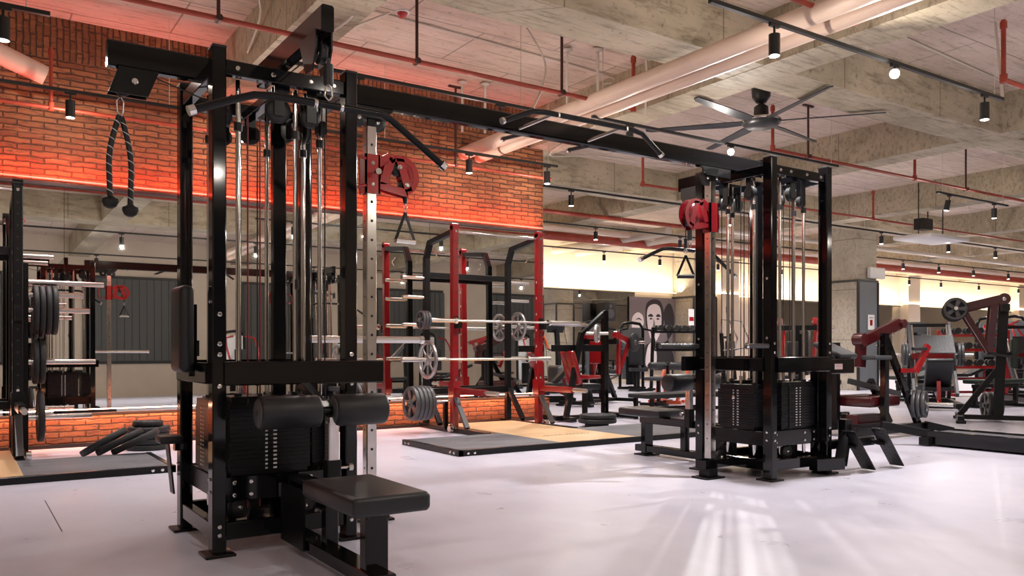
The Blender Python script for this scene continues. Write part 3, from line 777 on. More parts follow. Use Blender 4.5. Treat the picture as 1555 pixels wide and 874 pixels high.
        hd.prism([(-0.15, -0.085), (0.05, -0.12), (0.04, -0.075), (-0.14, -0.045)], oc, (1, 0, 0), (0, 0, 1), 0.008)
        hd.prism([(-0.03, 0.10), (0.02, 0.10), (0.075, -0.08), (0.03, -0.09)], oc, (1, 0, 0), (0, 0, 1), 0.008)
        hd.prism([(-0.10, 0.06), (-0.03, 0.10), (-0.05, 0.03), (-0.09, -0.06), (-0.13, -0.06)], oc, (1, 0, 0), (0, 0, 1), 0.008)
    hd.box(0.66, 0.72, -0.027, 0.027, zc - 0.05, zc - 0.03)
    if s < 0:
        for sy in (-0.03, 0.03): hd.lathe([(0.001, -0.003), (0.09, -0.003), (0.09, 0.003), (0.001, 0.003)], (0.78, sy, zc + 0.01), (0, 1, 0), 24)
    ho = hd.build('carriage_housing', None, ST)
    pulley(ho, M, (0.775, 0, zc + 0.06), (0, 1, 0), 0.05)
    pulley(ho, M, (0.82, 0, zc - 0.04), (0, 1, 0), 0.04)
    hn = B().mat(RC).tube([(0.555, -0.05, zc + 0.08), (0.49, -0.05, zc + 0.09), (0.455, -0.05, zc + 0.04), (0.455, -0.05, zc - 0.06), (0.49, -0.05, zc - 0.09), (0.555, -0.05, zc - 0.07)], 0.009, 8)
    hn.build('carriage_handle', None, ST)
    for q in ((0.6, zc + 0.06), (0.6, zc - 0.06)):
        bolt(ST, M @ Vector((q[0], -0.045, q[1])), M.to_3x3() @ Vector((0, -1, 0)), 0.8)
    for q in ((0.775, zc + 0.06), (0.82, zc - 0.04)):
        bolt(ST, M @ Vector((q[0], -0.034, q[1])), M.to_3x3() @ Vector((0, -1, 0)), 1.0)
    B().mat('chrome').cyl((0.60, -0.045, zc), (0.60, -0.10, zc), 0.008, n=8).cyl((0.60, -0.10, zc), (0.60, -0.125, zc), 0.018, n=12).build('pull_pin', None, ST)
    # bench towards the front: low row rail, seat, thigh rollers
    B().mat('black_gloss').bar((0.04, -0.36, 0.06), (0.04, -1.40, 0.06), 0.10, 0.06).build('bench_rail', None, ST)
    B().mat('black_gloss').bar((0.05, -1.28, 0.012), (0.05, -1.28, 0.32), 0.10, 0.06, (0, 1, 0)).build('leg', None, ST)
    B().mat('black_gloss').bar((0.05, -1.33, 0.325), (0.05, -0.36, 0.325), 0.09, 0.06).build('bench_beam', None, ST)
    B().mat('black_satin').rbox(-0.04, 0.14, -1.36, -1.20, 0.0, 0.014, 0.004).build('foot_plate', None, ST)
    B().mat('black_gloss').bar((0.05, -0.80, 0.09), (0.05, -0.80, 0.32), 0.06, 0.06, (0, 1, 0)).build('leg', None, ST)
    B().mat('black_satin').prism([(-0.02, 0.0), (0.30, 0.0), (0.30, -0.28), (-0.02, -0.28)], (-0.02, -0.36, 0.32), (0, -1, 0), (0, 0, 1), 0.01).build('side_plate', None, ST)
    B().mat('pad_vinyl').rbox(-0.155, 0.165, -1.56, -1.0, 0.355, 0.43, 0.022, 3).build('seat', None, ST)
    B().mat('dull_steel').bar((0.10, -0.70, 0.33), (0.10, -0.70, 0.66), 0.05, 0.05, (0, 1, 0)).build('roller_post', None, ST)
    B().mat('black_satin').bar((0.10, -0.70, 0.30), (0.10, -0.70, 0.46), 0.066, 0.066, (0, 1, 0)).build('post_sleeve', None, ST)
    B().mat('chrome').cyl((0.134, -0.70, 0.42), (0.18, -0.70, 0.42), 0.007, n=8).cyl((0.18, -0.70, 0.42), (0.20, -0.70, 0.42), 0.018, n=12).build('pull_pin', None, ST)
    B().mat('black_satin').cyl((-0.2, -0.70, 0.69), (0.36, -0.70, 0.69), 0.014, n=10).bar((0.08, -0.70, 0.69), (0.08, -0.36, 0.80), 0.05, 0.04).build('roller_axle', None, ST)
    for x0, x1 in ((-0.245, 0.035), (0.105, 0.365)):
        r = 0.075
        ro = B().mat('pad_vinyl').lathe([(0.001, 0), (r - 0.012, 0), (r - 0.004, 0.004), (r, 0.014), (r, x1 - x0 - 0.014), (r - 0.004, x1 - x0 - 0.004), (r - 0.012, x1 - x0), (0.001, x1 - x0)], (x0, -0.70, 0.69), (1, 0, 0), 32)
        ro = ro.build('thigh_roller', None, ST)
        B().mat('iron_grey').lathe([(0.001, -0.004), (r * 0.82, -0.004), (r * 0.84, 0.001)], (x0, -0.70, 0.69), (1, 0, 0), 28).mat('black_plastic').lathe([(0.001, -0.006), (0.012, -0.006), (0.012, -0.003)], (x0, -0.70, 0.69), (1, 0, 0), 12).build('end_disc', None, ro)
    # dip bar at the back post
    hb = B().mat('brushed_steel').cyl((0.36, 0.35, 1.035), (1.10, 0.35, 1.035), 0.021, n=16).mat('chrome').cyl((1.10, 0.35, 1.035), (1.125, 0.35, 1.035), 0.026, n=16)
    if s > 0: hb.build('grip_bar', None, ST)
    else:
        B().mat('iron_grey').cyl((0.36, -0.35, 1.0), (0.78, -0.35, 1.0), 0.019, n=14).build('grip_bar', None, ST)
        B().mat('iron_grey').cyl((0.36, 0.35, 1.0), (0.50, 0.28, 1.0), 0.019, n=14).mat('chrome').cyl((0.5, 0.28, 1.0), (0.515, 0.272, 1.0), 0.024, n=14).build('grip_bar', None, ST)
    # bolts on the front faces
    f = M.to_3x3()
    def bl(p, d, k=1.0): bolt(ST, M @ Vector(p), f @ Vector(d), k)
    for a in (-0.33, 0.33):
        for z in (0.80, 0.86 + 0.06 + 0.03, 1.0, 1.14): 
            if a < 0 or z < 1: bl((a, -0.40 if 0.8 < z < 0.92 else -0.383, z), (0, -1, 0), 0.8)
        for z in (0.10, 0.14): bl((a, -0.383, z), (0, -1, 0), 0.7)
    for a in (-0.24, -0.07, 0.12, 0.24): bl((a, -0.365, 2.315), (0, -1, 0), 0.85)
    for a, z in ((-0.24, 0.27), (-0.24, 0.33), (-0.16, 0.27), (-0.16, 0.33), (0.22, 0.27), (0.22, 0.33), (0.14, 0.27), (0.14, 0.33)): bl((a, -0.308, z), (0, -1, 0), 0.75)
    for b in (-0.34, 0.34):
        for z in (0.3, 0.36, 1.0, 1.06, 1.5): bl((0.364, b, z), (1, 0, 0), 0.7)
        for z in (0.3, 0.36, 1.2): bl((-0.364, b, z), (-1, 0, 0), 0.7)
        if s < 0:
            for z in (0.3, 0.36, 0.95, 1.02): bl((0.33 if b < 0 else -0.33, 0.383, z), (0, 1, 0), 0.7)
    if s < 0:
        for a in (-0.24, -0.07, 0.12, 0.24): bl((a, 0.365, 2.315), (0, 1, 0), 0.85)
        for a, z in ((-0.24, 0.27), (-0.24, 0.33), (-0.12, 0.27), (-0.12, 0.33), (0.22, 0.27), (0.22, 0.33)): bl((a, 0.308, z), (0, 1, 0), 0.75)
    if left_arm:
        B().mat('black_gloss').bar((-0.76, 0.0, 2.395), (-0.22, 0.0, 2.395), 0.06, 0.125, r=0.008).build('rope_arm', None, ST)
        k = B().mat('black_satin')
        for sy in (-0.03, 0.03):
            k.prism([(-0.11, 0), (0.07, 0), (0.02, -0.13), (-0.155, -0.13)], (-0.60, sy, 2.335), (1, 0, 0), (0, 0, 1), 0.008)
        k.build('pulley_bracket', None, ST)
        pulley(ST, M, (-0.69, 0, 2.245), (0, 1, 0), 0.045)
        bolt(ST, M @ Vector((-0.64, -0.035, 2.27)), (0, -1, 0), 1.1)
        B().mat('cable_dark').tube([(-0.60, 0, 2.33), (-0.28, 0, 2.24), (-0.2, 0, 2.2)], 0.0035, 6).build('cable', None, ST)
        # vertical back pad
        B().mat('pad_vinyl').rbox(-0.455, -0.385, -0.14, 0.10, 0.86, 1.29, 0.03, 3).build('back_pad', None, ST)
        B().mat('black_gloss').bar((-0.40, 0, 0.98), (-0.34, 0, 0.98), 0.06, 0.08).bar((-0.375, -0.02, 0.84), (-0.375, -0.02, 1.2), 0.04, 0.06, (0, 1, 0)).build('pad_bracket', None, ST)
        B().mat('black_gloss').bar((-0.36, 0.17, 0.47), (-0.42, 0.17, 0.47), 0.05, 0.04).build('foot_bracket', None, ST)
        B().mat('pad_vinyl').rbox(-0.50, -0.385, 0.10, 0.24, 0.49, 0.53, 0.012).build('foot_rest', None, ST)
        B().mat('checker_plate').prism([(-0.04, -0.13), (0.04, -0.13), (0.04, 0.13), (-0.04, 0.13)], (-0.44, 0.17, 0.36), (0, 1, 0), (-0.1, 0, 1), 0.008).build('foot_pedal', None, ST)
    else:
        # seated row end: waist box with sticker, angled pedals and kneeling pad
        B().mat('black_gloss').bar((-0.34, 0.30, 0.84), (-0.70, 0.30, 0.84), 0.10, 0.12, r=0.006).build('side_beam', None, ST)
        MB(M @ Matrix.Translation((-0.66, 0.20, 0.965)) @ Matrix.Rotation(-0.38, 4, 'X')).mat('grey_pad').rbox(-0.12, 0.12, -0.14, 0.14, -0.022, 0.022, 0.015).build('chest_pad', None, ST)
        B().mat('black_satin').bar((-0.64, 0.28, 0.88), (-0.64, 0.20, 0.95), 0.05, 0.04).build('pad_bracket', None, ST)
        st = B().mat('sticker_white').box(-0.54, -0.44, 0.3505, 0.353, 0.815, 0.86).mat('red_sticker')
        st.box(-0.538, -0.442, 0.353, 0.3536, 0.855, 0.858).box(-0.538, -0.442, 0.353, 0.3536, 0.817, 0.820)
        for q in range(6):
            st.box(-0.53 + q * 0.0145, -0.527 + q * 0.0145, 0.353, 0.3536, 0.826, 0.849)
            if q % 2: st.box(-0.53 + q * 0.0145, -0.521 + q * 0.0145, 0.353, 0.3536, 0.846, 0.849)
            else: st.box(-0.53 + q * 0.0145, -0.521 + q * 0.0145, 0.353, 0.3536, 0.836, 0.839)
        sto = st.build('badge', None, ST); sto['label'] = 'small pale badge with red lettering'
        B().mat('black_gloss').bar((-0.42, 0.2, 0.012), (-0.42, 0.2, 0.80), 0.08, 0.07, (0, 1, 0)).build('side_post', None, ST)
        B().mat('black_gloss').bar((-0.10, 0.40, 0.09), (-0.36, 0.46, 0.09), 0.09, 0.09).bar((-0.36, 0.46, 0.09), (-0.50, 0.40, 0.28), 0.08, 0.09).bar((-0.5, 0.40, 0.24), (-0.5, 0.40, 0.42), 0.08, 0.07, (0, 1, 0)).build('pedal_frame', None, ST)
        for aa in (-0.59, -0.99):
            B().mat('checker_plate').prism([(-0.055, -0.21), (0.055, -0.21), (0.062, -0.20), (0.062, 0.21), (-0.062, 0.21), (-0.062, -0.20)], (aa, 0.46, 0.175), (0, 1, 0), (-0.65, 0, -0.76), 0.008).build('foot_pedal', None, ST)
            B().mat('black_satin').cyl((aa + 0.04, 0.46, 0.20), (aa + 0.08, 0.36, 0.22), 0.018, n=8).build('pedal_arm', None, ST)
            bl((aa - 0.03, 0.47, 0.17), (-0.8, 0.3, 0.3), 0.9)
        B().mat('black_satin').bar((-0.36, 0.34, 0.22), (-0.95, 0.34, 0.22), 0.06, 0.07).build('pedal_axle', None, ST)

tower(+1, True)
tower(-1, False)
# the long beam and the pull-up bars
MB().mat('black_gloss').bar((-1.74, 0, 2.41), (2.2, 0, 2.41), 0.06, 0.12, r=0.008).build('cross_beam', None, ST)
for sx in (-1, 1):
    MB().mat('black_satin').prism([(-0.16, -0.02), (0.16, -0.02), (0.16, -0.085), (-0.10, -0.085)], (sx * 1.42, -0.034, 2.37), (sx, 0, 0), (0, 0, 1), 0.008).build('beam_gusset', None, ST)
    for i in range(4):
        bolt(ST, (sx * (1.36 - i * 0.08), -0.02, 2.348), (0, 0, -1), 0.7)
pb = MB().mat('black_satin')
for sx in (-1, 1):
    pass
pb.tube([(-0.66, -0.27, 2.33), (-0.45, -0.27, 2.42), (-0.35, -0.27, 2.43), (0.35, -0.27, 2.43), (0.45, -0.27, 2.415), (0.62, -0.27, 2.30)], 0.017, 12)
pbo = pb.build('pull_up_bar', None, ST)
MB().mat('chrome').cyl((-0.672, -0.27, 2.325), (-0.655, -0.27, 2.333), 0.021, n=14).cyl((0.615, -0.27, 2.304), (0.632, -0.27, 2.29), 0.021, n=14).build('end_cap', None, pbo)
for x in (-0.28, 0.28):
    MB().mat('dull_steel').tube([(x - 0.1, -0.03, 2.38), (x, -0.27, 2.43)], 0.012, 8).tube([(x + .02, -0.29 + 0.022 * 0, 2.43 - 0.02), (x + .02, -0.29, 2.435)], 0.008, 8).build('bar_bracket', None, ST)
    MB().mat('black_satin').tube([(x, 0.03, 2.38), (x, 0.30, 2.40)], 0.014, 8).mat('chrome').cyl((x, 0.30, 2.40), (x, 0.32, 2.40), 0.018, n=12).build('neutral_grip', None, ST)

# ---------- attachments hanging from the station (things of their own)
X = lambda a: 1.34 + a
t = thing('triceps_rope', 'black and white striped rope with rubber ends hanging from the left arm', 'cable attachment', (0.64, 4.36, 2.10))
MB().mat('cable_dark').cyl((0, 0, 0.09), (0, 0, 0.13), 0.006, n=8).mat('chrome').tube([(0, 0, 0.1), (0.016, 0, 0.07), (0.012, 0, 0.02), (0, 0, 0.0), (-0.012, 0, 0.02), (-0.016, 0, 0.07)], 0.005, 8, True).build('carabiner', None, t)
def ropeside(sx, zend):
    P = []
    for i in range(15):
        k = i / 14
        P.append((sx * (0.006 + 0.052 * math.sin(min(1, k * 1.6) * PI / 2)) - sx * 0.012 * k, sx * 0.01, 0.0 - k * (0.0 - zend)))
    return P
for sx, ze in ((-1, -0.40), (1, -0.43)):
    P = ropeside(sx, ze)
    ro = MB().mat('black_plastic').tube(P, 0.0135, 12).build('rope', None, t)
    h = MB().mat('sticker_white'); Q = []
    V = [Vector(p) for p in P]
    for i in range(110):
        u = i / 109 * 13.99; a = int(u); f = u - a; c = V[a].lerp(V[a + 1], f); ang = i * 0.55
        Q.append(c + Vector((math.cos(ang), math.sin(ang), 0)) * 0.0125)
    h.tube(Q, 0.0028, 5).build('stripe', None, ro)
    e = P[-1]
    MB().mat('rubber').lathe([(0.001, 0.01), (0.014, 0.01), (0.024, 0.0), (0.036, -0.004), (0.037, -0.02), (0.028, -0.04), (0.012, -0.05), (0.001, -0.05)], (e[0], e[1], e[2]), (0, 0, 1), 20).build('rope_end', None, t)

def lat_bar(loc, rz, label, scale=1.0):
    t = thing('lat_pulldown_bar', label, 'cable attachment', loc, rz)
    MB().mat('black_satin').tube([(-0.57, 0, -0.12), (-0.42, 0, -0.055), (-0.33, 0, -0.02), (-0.25, 0, -0.01), (0.25, 0, -0.01), (0.30, 0, -0.025), (0.34, 0, -0.05), (0.57, 0, -0.20)], 0.0165, 14).build('bar', None, t)
    for sx, a, b in ((-1, (-0.57, 0, -0.12), (-0.595, 0, -0.131)), (1, (0.57, 0, -0.20), (0.593, 0, -0.215))):
        MB().mat('chrome').cyl(a, b, 0.022, n=16).build('end_cap', None, t)
    for x in (-0.06, 0.06):
        MB().mat('chrome').lathe([(0.0175, -0.008), (0.0195, -0.006), (0.0195, 0.006), (0.0175, 0.008)], (x, 0, -0.01), (1, 0, 0), 16).build('collar', None, t)
    MB().mat('chrome').tube([(0, 0, 0.01), (0.018, 0, 0.03), (0.012, 0, 0.075), (0, 0, 0.085), (-0.012, 0, 0.075), (-0.018, 0, 0.03)], 0.005, 8, True).mat('black_plastic').cyl((0, 0, 0.08), (0, 0, 0.17), 0.022, n=14).mat('cable_dark').cyl((0, 0, 0.17), (0, 0, 0.20), 0.005, n=8).build('carabiner', None, t)
    return t
lat_bar((1.36, 3.50, 2.07), 0.0, 'long black pulldown bar with chrome ends hanging before the left tower')
lat_bar((5.36, 5.18, 1.86), 0.0, 'bent grey pulldown bar hanging behind the right tower')
# D handles
def d_handle(loc, rz, label, size=1.0):
    t = thing('stirrup_handle', label, 'cable attachment', loc, rz)
    MB().mat('black_plastic').cyl((0, 0, 0.13), (0, 0, 0.0), 0.004, n=6).cyl((0, 0, 0.0), (0, 0, -0.07), 0.014, n=12).mat('chrome').tube([(0, 0, -0.07), (0.014, 0, -0.09), (0, 0, -0.125), (-0.014, 0, -0.09)], 0.004, 7, True).build('clip', None, t)
    for sx, m in ((-1, 'black_satin'), (1, 'rubber_light' if size > 1 else 'black_satin')):
        MB().mat(m).bar((0, 0, -0.125), (sx * 0.062 * size, 0, -0.125 - 0.15 * size), 0.018, 0.006, (0, 1, 0), 0.001).build('strap', None, t)
    z = -0.125 - 0.155 * size
    MB().mat('brushed_steel' if size > 1 else 'black_plastic').cyl((-0.062 * size, 0, z), (0.062 * size, 0, z), 0.015, n=14).build('grip', None, t)
    return t
d_handle((2.165, 4.36, 1.90), 0.15, 'triangular stirrup handle with steel grip under the left red carriage', 1.08)
d_handle((4.47, 4.36, 1.795), -0.59, 'black triangular stirrup handle hanging from the right red carriage')
# ================================================================== racks, platforms, plates, barbells
def plate_mesh(R, T, style):
    m = MB()
    h = T / 2
    if style == 'bumper':
        m.mat('rubber').lathe([(0.03, -h * 0.7), (0.05, -h * 0.8), (R * 0.62, -h * 0.72), (R * 0.70, -h * 0.72), (R * 0.76, -h), (R - 0.008, -h), (R, -h * 0.7), (R, h * 0.7), (R - 0.008, h), (R * 0.76, h), (R * 0.70, h * 0.72), (R * 0.62, h * 0.72), (0.05, h * 0.8), (0.03, h * 0.7), (0.026, 0), (0.03, -h * 0.7)], axis=(0, 0, 1), n=36)
        m.mat('iron_grey').lathe([(0.026, -h * 0.83), (0.05, -h * 0.83), (0.05, h * 0.83), (0.026, h * 0.83)], n=20)
    else:
        # cast grey plate: rim, web with openings read as dark wedges, hub
        m.mat('iron_grey' if style == 'iron' else 'plate_steel')
        m.lathe([(R * 0.84, -h), (R - 0.004, -h), (R, -h * 0.7), (R, h * 0.7), (R - 0.004, h), (R * 0.84, h), (R * 0.80, h * 0.4), (R * 0.80, -h * 0.4), (R * 0.84, -h)], n=36)
        m.lathe([(0.026, -h), (R * 0.26, -h), (R * 0.28, -h * 0.6), (R * 0.28, h * 0.6), (R * 0.26, h), (0.026, h), (0.026, -h)], n=24)
        ns = 5 if style == 'iron' else 8
        for k in range(ns):
            a = 2 * PI * k / ns; c, s_ = math.cos(a), math.sin(a)
            m.prism([(R * 0.24, -R * 0.13), (R * 0.84, -R * 0.20), (R * 0.84, R * 0.20), (R * 0.24, R * 0.13)] if style == 'iron' else [(R * 0.24, -R * 0.05), (R * 0.84, -R * 0.05), (R * 0.84, R * 0.05), (R * 0.24, R * 0.05)], (0, 0, 0), (c, s_, 0), (-s_, c, 0), T * 0.5)
        if style == 'disc': m.mat('dull_steel').lathe([(R * 0.2, -h * 0.2), (R * 0.82, -h * 0.2), (R * 0.82, h * 0.2), (R * 0.2, h * 0.2)], n=36)
    me = m.mesh('weight_plate')
    return me
PM = {}
def wplate(loc, axis, R, T, style, label, group=None):
    k = (round(R, 3), round(T, 3), style)
    if k not in PM: PM[k] = plate_mesh(R, T, style)
    q = Vector(axis).to_track_quat('Z', 'Y').to_euler()
    o = inst(PM[k], 'weight_plate', None, loc, q)
    return tag(o, label, 'weight plate', group)

def rack(cx, yf, front_mat, label, front=0.75):
    t = thing('power_rack', label, 'rack', (cx, yf, 0))
    W, D, H = 0.61, 0.70, 2.42
    for sx in (-1, 1):
        x = sx * W
        u = MB().mat(front_mat).bar((x, 0, 0.03), (x, 0, H), 0.08, 0.08, (0, 1, 0), 0.008)
        u.mat('black_plastic')
        z = 0.35
        while z < 2.3:
            u.cyl((x, -0.0402, z), (x, -0.0415, z), 0.010, n=10)
            z += 0.10
        u.mat('sticker_white')
        for k, z in enumerate((0.6, 0.8, 1.0, 1.2, 1.4, 1.6, 1.8)): u.box(x - sx * 0.041 - 0.001, x - sx * 0.041 + 0.001, -0.014, -0.002, z, z + 0.028)
        u.build('upright', None, t)
        MB().mat(front_mat).cyl((x - 0.04, 0, H - 0.005), (x + 0.04, 0, H - 0.005), 0.042, n=20).build('upright_cap', None, t)
        MB().mat('black_satin').bar((x, D, 0.03), (x, D, 2.12), 0.07, 0.07, (0, 1, 0), 0.006).bar((x, D, 2.10), (x, D - 0.10, 2.30), 0.07, 0.06).bar((x, D - 0.09, 2.29), (x, 0.04, 2.36), 0.07, 0.06).build('rear_upright', None, t)
        MB().mat('black_satin').bar((x, -front, 0.03), (x, D + 0.12, 0.03), 0.08, 0.05).build('base_rail', None, t)
        MB().mat('iron_grey').bar((x, -0.03, 0.42), (x, -0.30, 0.07), 0.06, 0.035).build('front_brace', None, t)
        MB().mat('black_satin').bar((x, D - 0.03, 0.45), (x, D - 0.36, 0.07), 0.06, 0.05).build('rear_brace', None, t)
        # spotter arm towards the platform
        a = MB().mat(front_mat).bar((x, -0.04, 0.49), (x, -0.70, 0.49), 0.06, 0.07).box(x - 0.05, x + 0.05, -0.06, 0.06, 0.40, 0.60)
        a.build('spotter_arm', None, t)
        MB().mat('brushed_steel').cyl((x, -0.70, 0.49), (x, -0.95, 0.49), 0.025, n=14).build('arm_peg', None, t)
        # bar cup
        MB().mat('black_satin').prism([(-0.05, 0.09), (-0.035, 0.09), (-0.03, 0.0), (0.03, 0.0), (0.035, 0.05), (0.05, 0.05), (0.05, -0.05), (-0.05, -0.05)], (x, -0.09, 1.27), (0, -1, 0), (0, 0, 1), 0.05).build('bar_cup', None, t)
        # storage pegs on the outside of the rear upright
        for z in (0.36, 0.86, 1.28, 1.62, 1.86):
            MB().mat('brushed_steel').cyl((x + sx * 0.035, D, z), (x + sx * 0.33, D, z), 0.022, n=14).build('storage_peg', None, t)
        MB().mat('chrome').tube([(x + sx * 0.05, D - 0.3, 2.2), (x + sx * 0.08, D - 0.34, 2.14), (x + sx * 0.04, D - 0.36, 2.1)], 0.008, 6).build('band_hook', None, t)
        bolt(t, (x, -0.042, 0.62), (0, -1, 0), 1.0); bolt(t, (x, -0.042, 2.36), (0, -1, 0), 1.0)
        MB().mat('dull_steel').cyl((x + sx * 0.04, 0.0, 0.1), (x + sx * 0.04, -0.14, 0.05), 0.012, n=8).cyl((x + sx * 0.06, -0.05, 0.05), (x + sx * 0.10, -0.05, 0.05), 0.04, n=14).build('anchor_pulley', None, t)
    MB().mat('dull_steel').cyl((-W, 0.0, 2.36), (W, 0.0, 2.36), 0.017, n=14).build('pull_up_bar', None, t)
    MB().mat('black_satin').bar((-W, D, 0.45), (W, D, 0.45), 0.05, 0.08).build('rear_crossbar', None, t)
    MB().mat('black_satin').bar((-W, D, 1.9), (W, D, 1.9), 0.05, 0.07).build('rear_crossbar', None, t)
    return t
rack(5.43, 8.42, 'red_paint', 'power rack with two red front uprights standing before the brick wall mirror')
rack(-0.20, 8.35, 'black_satin', 'all black power rack cut by the left edge of the photo', 0.36)

def platform(x0, x1, xa, xb, y0, y1, y2, label):
    t = thing('lifting_platform', label, 'lifting platform', ((x0 + x1) / 2, y0, 0))
    cx = (x0 + x1) / 2; h = 0.052
    MB().mat('wood_platform').box(xa - cx, xb - cx, 0.05, y2 - y0, 0.01, h).build('wood_deck', None, t)
    for a, b in ((x0, xa), (xb, x1)):
        MB().mat('rubber_mat').box(a - cx + 0.05 * (a == x0), b - cx - 0.05 * (b == x1), 0.05, y1 - y0, 0.01, h).build('rubber_mat', None, t)
    f = MB().mat('black_satin').bar((x0 - cx, 0.025, h / 2), (x1 - cx, 0.025, h / 2), 0.05, h + 0.004)
    f.bar((x0 - cx + 0.025, 0.0, h / 2), (x0 - cx + 0.025, y1 - y0, h / 2), 0.05, h + 0.004).bar((x1 - cx - 0.025, 0.0, h / 2), (x1 - cx - 0.025, y1 - y0, h / 2), 0.05, h + 0.004)
    f.build('edge_frame', None, t)
    for x in (x0 - cx + 0.10, x0 - cx + 0.17, x1 - cx - 0.10, x1 - cx - 0.17): bolt(t, (x, 0.0, h / 2), (0, -1, 0), 0.9)
    for y in (0.08, 0.15, y1 - y0 - 0.15, y1 - y0 - 0.08):
        bolt(t, (x0 - cx, y, h / 2), (-1, 0, 0), 0.9); bolt(t, (x1 - cx, y, h / 2), (1, 0, 0), 0.9)
    return t
pf = platform(3.75, 7.15, 4.95, 5.95, 6.47, 7.62, 8.9, 'low lifting platform with pale wood centre and grey rubber sides before the red rack')
d = MB().mat('skirting_black')
# worn lettering on the deck, read only as dark strokes
for i in range(13):
    x = -0.32 + i * 0.05
    d.box(x, x + 0.03, 0.60, 0.615, 0.0522, 0.0526)
    if i % 3: d.box(x, x + 0.008, 0.60, 0.66, 0.0522, 0.0526)
    if i % 2: d.box(x, x + 0.03, 0.652, 0.662, 0.0522, 0.0526)
d.build('worn_lettering', None, pf)
platform(-1.8, 1.42, -0.72, 0.38, 6.92, 7.95, 8.8, 'low lifting platform with grey rubber end at the left edge of the photo')

# barbells
def barbell(cx, y, z, label, L=2.2):
    t = thing('barbell', label, 'barbell', (cx, y, z))
    MB().mat('brushed_steel').cyl((-0.66, 0, 0), (0.66, 0, 0), 0.014, n=12).build('shaft', None, t)
    for s_ in (-1, 1):
        MB().mat('brushed_steel').cyl((s_ * 0.66, 0, 0), (s_ * L / 2, 0, 0), 0.025, n=16).mat('chrome').cyl((s_ * 0.655, 0, 0), (s_ * 0.685, 0, 0), 0.038, n=16).build('sleeve', None, t)
    return t
barbell(5.43, 8.28, 1.305, 'steel barbell resting across the cups of the red rack', 2.3)
barbell(4.95, 8.05, 0.86, 'second steel barbell held lower on the red rack with a spoked plate', 2.0)
for i, x in enumerate((4.31, 4.345, 4.38)):
    wplate((x, 8.28, 1.305), (1, 0, 0), 0.105, 0.03, 'iron', ['outermost', 'middle', 'innermost'][i] + ' small grey plate on the left end of the upper barbell', 'small plates on the upper barbell')
wplate((4.27, 8.05, 0.86), (1, 0, 0), 0.215, 0.03, 'spoke', 'shiny spoked plate on the left sleeve of the lower barbell')
wplate((6.2, 9.12, 1.28), (1, 0, 0), 0.19, 0.03, 'spoke', 'thin spoked plate on the rear peg behind the right red upright')
names = ['nearest the photo\'s left', 'second', 'third', 'fourth', 'innermost']
for i in range(5):
    wplate((4.32 + i * 0.052, 8.42 + 0.12, 0.35), (1, 0, 0), 0.205 - 0.004 * abs(i - 2), 0.045, 'iron', '%s grey cast plate of the low row beside the red rack' % ['outermost', 'second', 'third', 'fourth', 'innermost'][i], 'low row of cast plates left of the red rack')
tag(MB().mat('brushed_steel').cyl((0, 0, 0), (0.55, 0, 0), 0.024, n=14).mat('black_satin').bar((0.52, 0, 0.0), (0.52, 0, -0.32), 0.05, 0.05, (0, 1, 0)).build('plate_peg', None, None, (4.25, 8.54, 0.35)), 'low steel peg carrying the row of cast plates left of the red rack', 'plate holder')
# the black rack's pegs with bumpers seen edge on
for i in range(4):
    wplate((0.56 + i * 0.05, 8.60, 1.33), (1, 0, 0), 0.225, 0.045, 'bumper', '%s bumper plate of the top row on the black rack' % ['innermost', 'second', 'third', 'outermost'][i], 'top bumper plates on the black rack')
for i in range(2):
    wplate((0.56 + i * 0.05, 8.60, 0.86), (1, 0, 0), 0.20, 0.045, 'bumper', '%s bumper plate of the middle row on the black rack' % ['inner', 'outer'][i], 'middle bumper plates on the black rack')
for i in range(1):
    wplate((0.60, 8.60, 0.36), (1, 0, 0), 0.225, 0.05, 'bumper', 'single large bumper plate lowest on the black rack')
peg = thing('plate_holder', 'black plate tree arm with chrome pegs on the side of the black rack', 'plate holder', (0.5, 8.60, 0))
for z, L in ((1.86 - 0.28, 0.62), (1.33, 0.50), (1.47, 0.45), (0.86, 0.55), (0.36, 0.52)):
    MB().mat('brushed_steel').cyl((0, 0, z), (L, 0, z), 0.024, n=14).build('peg', None, peg)
MB().mat('black_satin').bar((-0.02, 0, 0.0), (-0.02, 0, 1.75), 0.05, 0.06, (0, 1, 0)).build('spine', None, peg)
# leaning and stacked bumper plates on the floor by the left rack
for i in range(3):
    a = math.radians(30 - 2 * i)
    wplate((1.07 + i * 0.118, 8.20 - 0.078 * i, 0.142 + i * 0.002), (-math.sin(a) * 0.831 - 0.06, math.sin(a) * 0.556 - 0.09, math.cos(a)), 0.215, 0.055, 'bumper', '%s bumper plate leaning at a slant against the flat pile' % ['left', 'middle', 'right'][i], 'leaning bumper plates by the left platform')
for i in range(5):
    R = 0.20 if i < 3 else (0.195 if i == 3 else 0.14)
    wplate((1.52 + 0.012 * (i % 2), 8.68, 0.028 + i * 0.056), (0, 0, 1), R, 0.052, 'bumper', '%s bumper plate of the flat pile on the floor near the left tower' % ['bottom', 'second', 'middle', 'fourth', 'smaller top'][i], 'flat pile of bumper plates by the left tower')
for i in range(3):
    wplate((6.62 + 0.01 * i, 7.98, 0.027 + i * 0.055), (0, 0, 1), [0.15, 0.24, 0.23][i], 0.05, 'bumper', '%s bumper plate of the small pile behind the rubber mat' % ['bottom, smallest', 'middle', 'top'][i], 'small pile of bumper plates')
